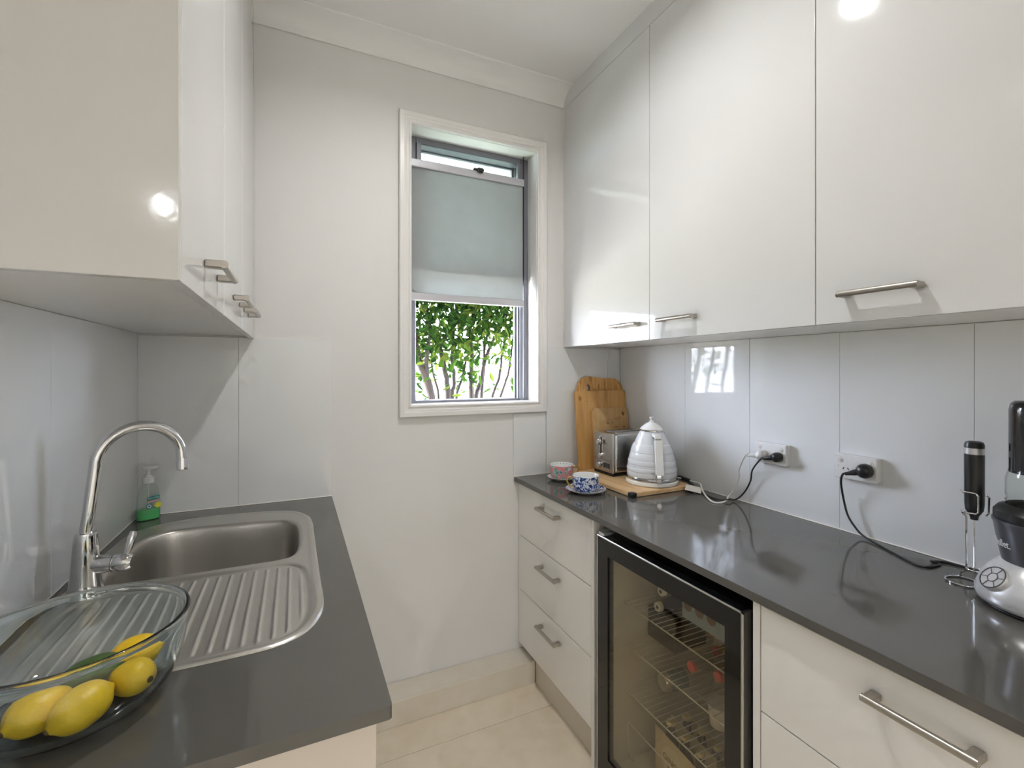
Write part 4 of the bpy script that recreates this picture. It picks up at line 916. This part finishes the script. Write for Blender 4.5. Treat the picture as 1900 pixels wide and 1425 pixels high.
plug((1.455, 1.101, 1.108), (-.35, 1, -.15), [(1.468, 1.190, 1.041), (1.478, 1.198, 1.010), (1.480, 1.226, .950), (1.472, 1.240, .928), (1.449, 1.228, BZ), (1.405, 1.214, BZ), (1.385, 1.234, BZ), (1.412, 1.290, .926), (1.452, 1.345, .934), (1.484, 1.385, .944), (1.492, 1.425, .942), (1.488, 1.47, .945), (1.470, 1.500, .946), (1.448, 1.512, .946)], 'white kettle cord plugged into the socket nearer the kettle', m_white, m_cord_w, .0032, .0175)
plug((1.455, 1.042, 1.110), (-.25, 1, -.25), [(1.470, 1.136, 1.050), (1.482, 1.153, 1.007), (1.484, 1.176, .964), (1.480, 1.200, .934), (1.468, 1.214, .9235), (1.446, 1.216, BZ + .0065), (1.428, 1.240, BZ + .001), (1.436, 1.300, BZ), (1.462, 1.370, BZ + .002), (1.482, 1.430, .934), (1.488, 1.50, .944), (1.488, 1.60, .946), (1.487, 1.66, .950)], 'black toaster cord plugged into the socket nearer the kettle', m_black, m_black, .0027, .0165, conn)
plug((1.455, .777, 1.115), (-.3, 1, -.35), [(1.462, .836, 1.070), (1.478, .8380, 1.018), (1.480, .8277, .9744), (1.484, .812, .946), (1.482, .788, .926), (1.450, .725, BZ), (1.410, .655, BZ), (1.393, .618, BZ), (1.405, .602, BZ), (1.440, .598, BZ), (1.452, .600, BZ), (1.440, .612, BZ + .004), (1.462, .612, BZ), (1.480, .590, BZ), (1.486, .545, BZ), (1.478, .50, BZ), (1.452, .470, BZ + .003)], 'black blender cord looping from the socket nearer the blender', m_black, m_black, .0029, .0205)
b = bm_new(); obox(b, (1.442, 1.380, ZB + .012), .062, .060, .0012, (R(9), R(-8), R(40)), .0004, 1); tag(ob('paper_tag', b, M('buff_paper', (.78, .74, .68), .7, var=.1, vscale=60)), 'small cream paper tag lying by the cords at the board end', 'tag')

# milk frother on its wire stand
WX, WY = 1.392, .5125
st = thing('wire_stand', 'bent steel wire stand holding the milk frother', 'stand', (WX, WY, ZB))
ring = [(1.381 + .030 * math.cos(R(a)), .528 + .030 * math.sin(R(a)), ZB + .0022) for a in range(0, 360, 12)]
b = bm_new(); tube(b, ring, .0021, 10, closed=True); ob('base_ring', b, m_chrome, st)
vL = Vector((-WX, -WY, 0)).normalized(); rV = Vector((-vL.y, vL.x, 0)) * -1; rV = Vector((math.cos(YAW), -math.sin(YAW), 0)) - vL * vL.dot(Vector((math.cos(YAW), -math.sin(YAW), 0))); rV.normalize()
def wp(r_, d_, z): return Vector((WX, WY, 0)) + rV * r_ + vL * d_ + Vector((0, 0, z))
b = bm_new(); tube(b, spline([(1.400, .5505, ZB + .003), wp(-.024, -.020, ZB + .006), wp(-.020, -.014, ZB + .018), wp(-.013, -.004, .95), wp(-.013, -.004, 1.02), wp(-.013, -.004, 1.068)], 5), .0019, 10); ob('upright', b, m_chrome, st)
b = bm_new()
tube(b, [wp(-.022, .004, 1.128), wp(-.020, .019, 1.128), wp(.002, .021, 1.127), wp(.006, .021, 1.122), wp(.006, .021, 1.086), wp(.002, .021, 1.081), wp(-.020, .017, 1.081), wp(-.021, 0, 1.081)], .0019, 10)
tube(b, [wp(.0195, .004, 1.122), wp(.0235, 0, 1.118), wp(.023, 0, 1.082), wp(.018, .002, 1.076)], .0019, 10)
tube(b, [wp(-.022, .004, 1.128), wp(-.020, -.017, 1.120), wp(.015, -.020, 1.118), wp(.0195, .004, 1.122)], .0019, 10)
tube(b, [wp(-.013, -.004, 1.068), wp(-.019, -.006, 1.074), wp(-.0215, 0, 1.081)], .0019, 10)
ob('cradle', b, m_chrome, st)
fo = thing('milk_frother', 'black handheld milk frother hanging in the wire stand', 'milk frother', (WX, WY, .94))
b = bm_new(); lathe(b, [(0, 1.064), (.0065, 1.064), (.0075, 1.072), (.0155, 1.086), (.0168, 1.100), (.0172, 1.215)], 36, (WX, WY, 0)); ob('handle', b, m_black, fo)
b = bm_new(); lathe(b, [(.0174, 1.2125), (.0174, 1.2265)], 36, (WX, WY, 0)); ob('steel_band', b, m_silver, fo)
b = bm_new(); lathe(b, [(.0172, 1.2265), (.0170, 1.234), (.0150, 1.2395), (.010, 1.2415), (0, 1.242)], 36, (WX, WY, 0)); ob('button_cap', b, m_black, fo)
b = bm_new(); tube(b, [(WX, WY, 1.066), (WX, WY, .952)], .0013, 8); ob('shaft', b, m_chrome, fo)
b = bm_new(); tube(b, [(WX + .0125 * math.cos(R(a)) , WY + .0125 * math.sin(R(a)), .951 + .0012 * math.sin(R(a * 18))) for a in range(0, 360, 10)], .0019, 8, closed=True); tube(b, [(WX, WY, .953), (WX + .0125, WY, .951)], .001, 6); ob('whisk', b, m_chrome, fo)

# blender
BX_, BY_ = 1.364, .395
bd = thing('blender', 'personal blender with silver base and dark cup at bench edge', 'blender', (BX_, BY_, ZB)); BC = (BX_, BY_, 0)
b = bm_new(); lathe(b, [(0, ZB + .002), (.094, ZB + .002), (.098, ZB + .005), (.094, ZB + .008)], 48, BC); ob('foot_ring', b, m_black, bd)
b = bm_new(); lathe(b, [(.094, ZB + .007), (.099, ZB + .010), (.1015, ZB + .018), (.100, ZB + .032), (.094, ZB + .050), (.082, ZB + .072), (.068, ZB + .088), (.0605, ZB + .094)], 64, BC); bs = ob('base', b, m_silver, bd, ang=60)
b = bm_new(); lathe(b, [(.0600, ZB + .088), (.0610, ZB + .092), (.0660, ZB + .120), (.0715, ZB + .155), (.0735, ZB + .168), (.0755, ZB + .172), (.0755, ZB + .177), (.070, ZB + .178)], 64, BC); mb = ob('motor_housing', b, m_darkgrey, bd)
b = bm_new(); lathe(b, [(.0700, ZB + .176), (.0735, ZB + .180), (.0735, ZB + .194), (.066, ZB + .204), (.056, ZB + .209)], 48, BC); ob('blade_collar', b, m_black, bd)
b = bm_new(); lathe(b, [(.0545, ZB + .205), (.0565, ZB + .209), (.0545, ZB + .213), (.0565, ZB + .217), (.0540, ZB + .221), (.0560, ZB + .230), (.0555, ZB + .262), (.0525, ZB + .275), (.0505, 1.200)], 48, BC); cu_ = ob('cup', b, m_clearpl, bd, ang=60)
b = bm_new(); lathe(b, [(.0508, 1.192), (.0505, 1.320), (.0480, 1.333), (.0420, 1.339), (0, 1.340)], 48, BC); ob('cup_cover', b, m_tinted, bd, ang=60)
# control dial on the sloping base, facing down the aisle
az = math.atan2(-BY_, -BX_) - R(50)
nd = Vector((math.cos(az) * .80, math.sin(az) * .80, .60)).normalized(); pc = Vector((BX_ + .0885 * math.cos(az), BY_ + .0885 * math.sin(az), ZB + .0600))
q = nd.to_track_quat('Z', 'Y').to_matrix()
b = bm_new(); lathe(b, [(0, .004), (.0245, .004), (.026, .002), (.026, -.012)], 36, pc, q); dl_ = ob('control_dial', b, m_silver, bd)
b = bm_new(); lathe(b, [(.0225, .0042), (.0230, .0052), (.0245, .0052), (.0250, .0042)], 36, pc, q); ob('dial_ring', b, m_darkgrey, dl_)
b = bm_new(); lathe(b, [(.0085, .0042), (.0090, .0050), (.0100, .0050), (.0105, .0042)], 30, pc, q); ob('button_ring', b, m_darkgrey, dl_)
for k in range(6):
    a = R(60 * k + 15); b = bm_new(); box(b, .0105, .0225, -.0006, .0006, .0042, .0050); b.transform(Matrix.Translation(pc) @ q.to_4x4() @ Matrix.Rotation(a, 4, 'Z')); ob('button_divider', b, m_darkgrey, dl_, smooth=False)
# lettering wrapped round the housing
b = text_mesh('nutribullet.', .0215, .0002, 'RIGHT'); zt = ZB + .130
tang = math.atan2(-BY_, -BX_); a_end = tang - R(41)
for v in b.verts:
    rr_ = .0688 + (v.co.y) * .16; a = a_end + v.co.x * .74 / .0688; v.co = Vector((BX_ + (rr_ + .0006 + v.co.z) * math.cos(a), BY_ + (rr_ + .0006 + v.co.z) * math.sin(a), zt + v.co.y))
ob('lettering', b, m_wht, mb, smooth=False)
sp_ = thing('teaspoon', 'steel teaspoon on the long bench at the picture edge', 'spoon', (1.20, .345, ZB))
b = bm_new(); tube(b, [(1.246, .338, ZB + .0045), (1.236, .336, ZB + .004), (1.20, .32, ZB + .0035), (1.16, .30, ZB + .003)], [.0055, .006, .0035, .003], 12); ob('handle', b, m_chrome, sp_, ang=60)
b = bm_new(); bmesh.ops.create_uvsphere(b, u_segments=20, v_segments=10, radius=1, matrix=Matrix.Translation((1.14, .29, ZB + .0045)) @ Matrix.Rotation(R(26), 4, 'Z') @ Matrix.Diagonal((.024, .015, .004, 1))); ob('bowl', b, m_chrome, sp_, ang=60)

# ------------------------------------------------------------------ glass bowl and fruit
GX, GY_ = -.288, .868
prof_o = [(0, .001), (.088, .001), (.095, .0025), (.1080, .0095), (.1195, .024), (.1280, .047), (.1330, .074), (.1345, .099), (.1370, .1060), (.1380, .1095), (.1370, .1125)]
prof_i = [(.1330, .1130), (.1305, .1100), (.1295, .0990), (.1278, .074), (.1228, .048), (.1142, .027), (.1030, .0138), (.091, .0072), (.083, .0060), (0, .0060)]
b = bm_new(); P2 = spline([(r_, z) for r_, z in prof_o + prof_i], 3)
lathe(b, [(max(0, p[0]), p[1]) for p in P2], 96, (GX, GY_, ZB + .0052)); tag(ob('glass_bowl', b, m_bowl, ang=80), 'large clear glass bowl with lemons at the near end of the sink bench', 'bowl')
def fruit(nm, label, cat, c_, ax, L, r_, mat, tips=True, group='lemons in the glass bowl'):
    ax = Vector(ax).normalized(); q = ax.to_track_quat('Z', 'Y').to_matrix(); t = thing(nm, label, cat, c_, group)
    pr = []
    for k in range(25):
        u = -1 + 2 * k / 24; body = r_ * math.sqrt(max(0, 1 - abs(u / .88) ** 2.3)) if abs(u) < .88 else 0
        nip = r_ * .25 * math.sqrt(max(0, 1 - ((abs(u) - .80) / .20) ** 2)) if abs(u) > .80 else 0
        pr.append((max(body, nip if tips else 0, 0), u * L / 2))
    pr[0] = (0, -L / 2); pr[-1] = (0, L / 2)
    b = bm_new(); lathe(b, pr, 36, c_, q); ob('fruit_skin', b, mat, t, ang=80)
    b = bm_new(); lathe(b, [(0, .0008), (.0032, .0004), (.0045, -.0015)], 12, Vector(c_) - ax * (L / 2 - .0004), (-ax).to_track_quat('Z', 'Y').to_matrix()); ob('stem_scar', b, m_brown, t)
    return t
zL = ZB + .0112 + .0285
fruit('lemon', 'lemon with dark stem end, closest to the wall in the glass bowl', 'lemon', (-.304, .811, zL + .001), (.62, .78, .10), .080, .0278, m_lemon)
fruit('lemon', 'lemon with small dark specks, in the middle front of the bowl', 'lemon', (-.255, .792, zL + .002), (.72, .66, .22), .076, .0268, m_lemon)
fruit('lemon', 'small lemon on the side of the bowl facing the aisle', 'lemon', (-.213, .838, zL + .003), (-.77, .64, -.05), .066, .0250, m_lemon)
fruit('lemon', 'lemon half hidden behind the dark green fruit', 'lemon', (-.226, .905, zL + .002), (.93, .25, .10), .076, .0262, m_lemon)
fruit('lime', 'dark green elongated fruit lying among the lemons', 'lime', (-.262, .849, zL + .017), (.95, .20, .14), .080, .0195, m_green, False, group=None)
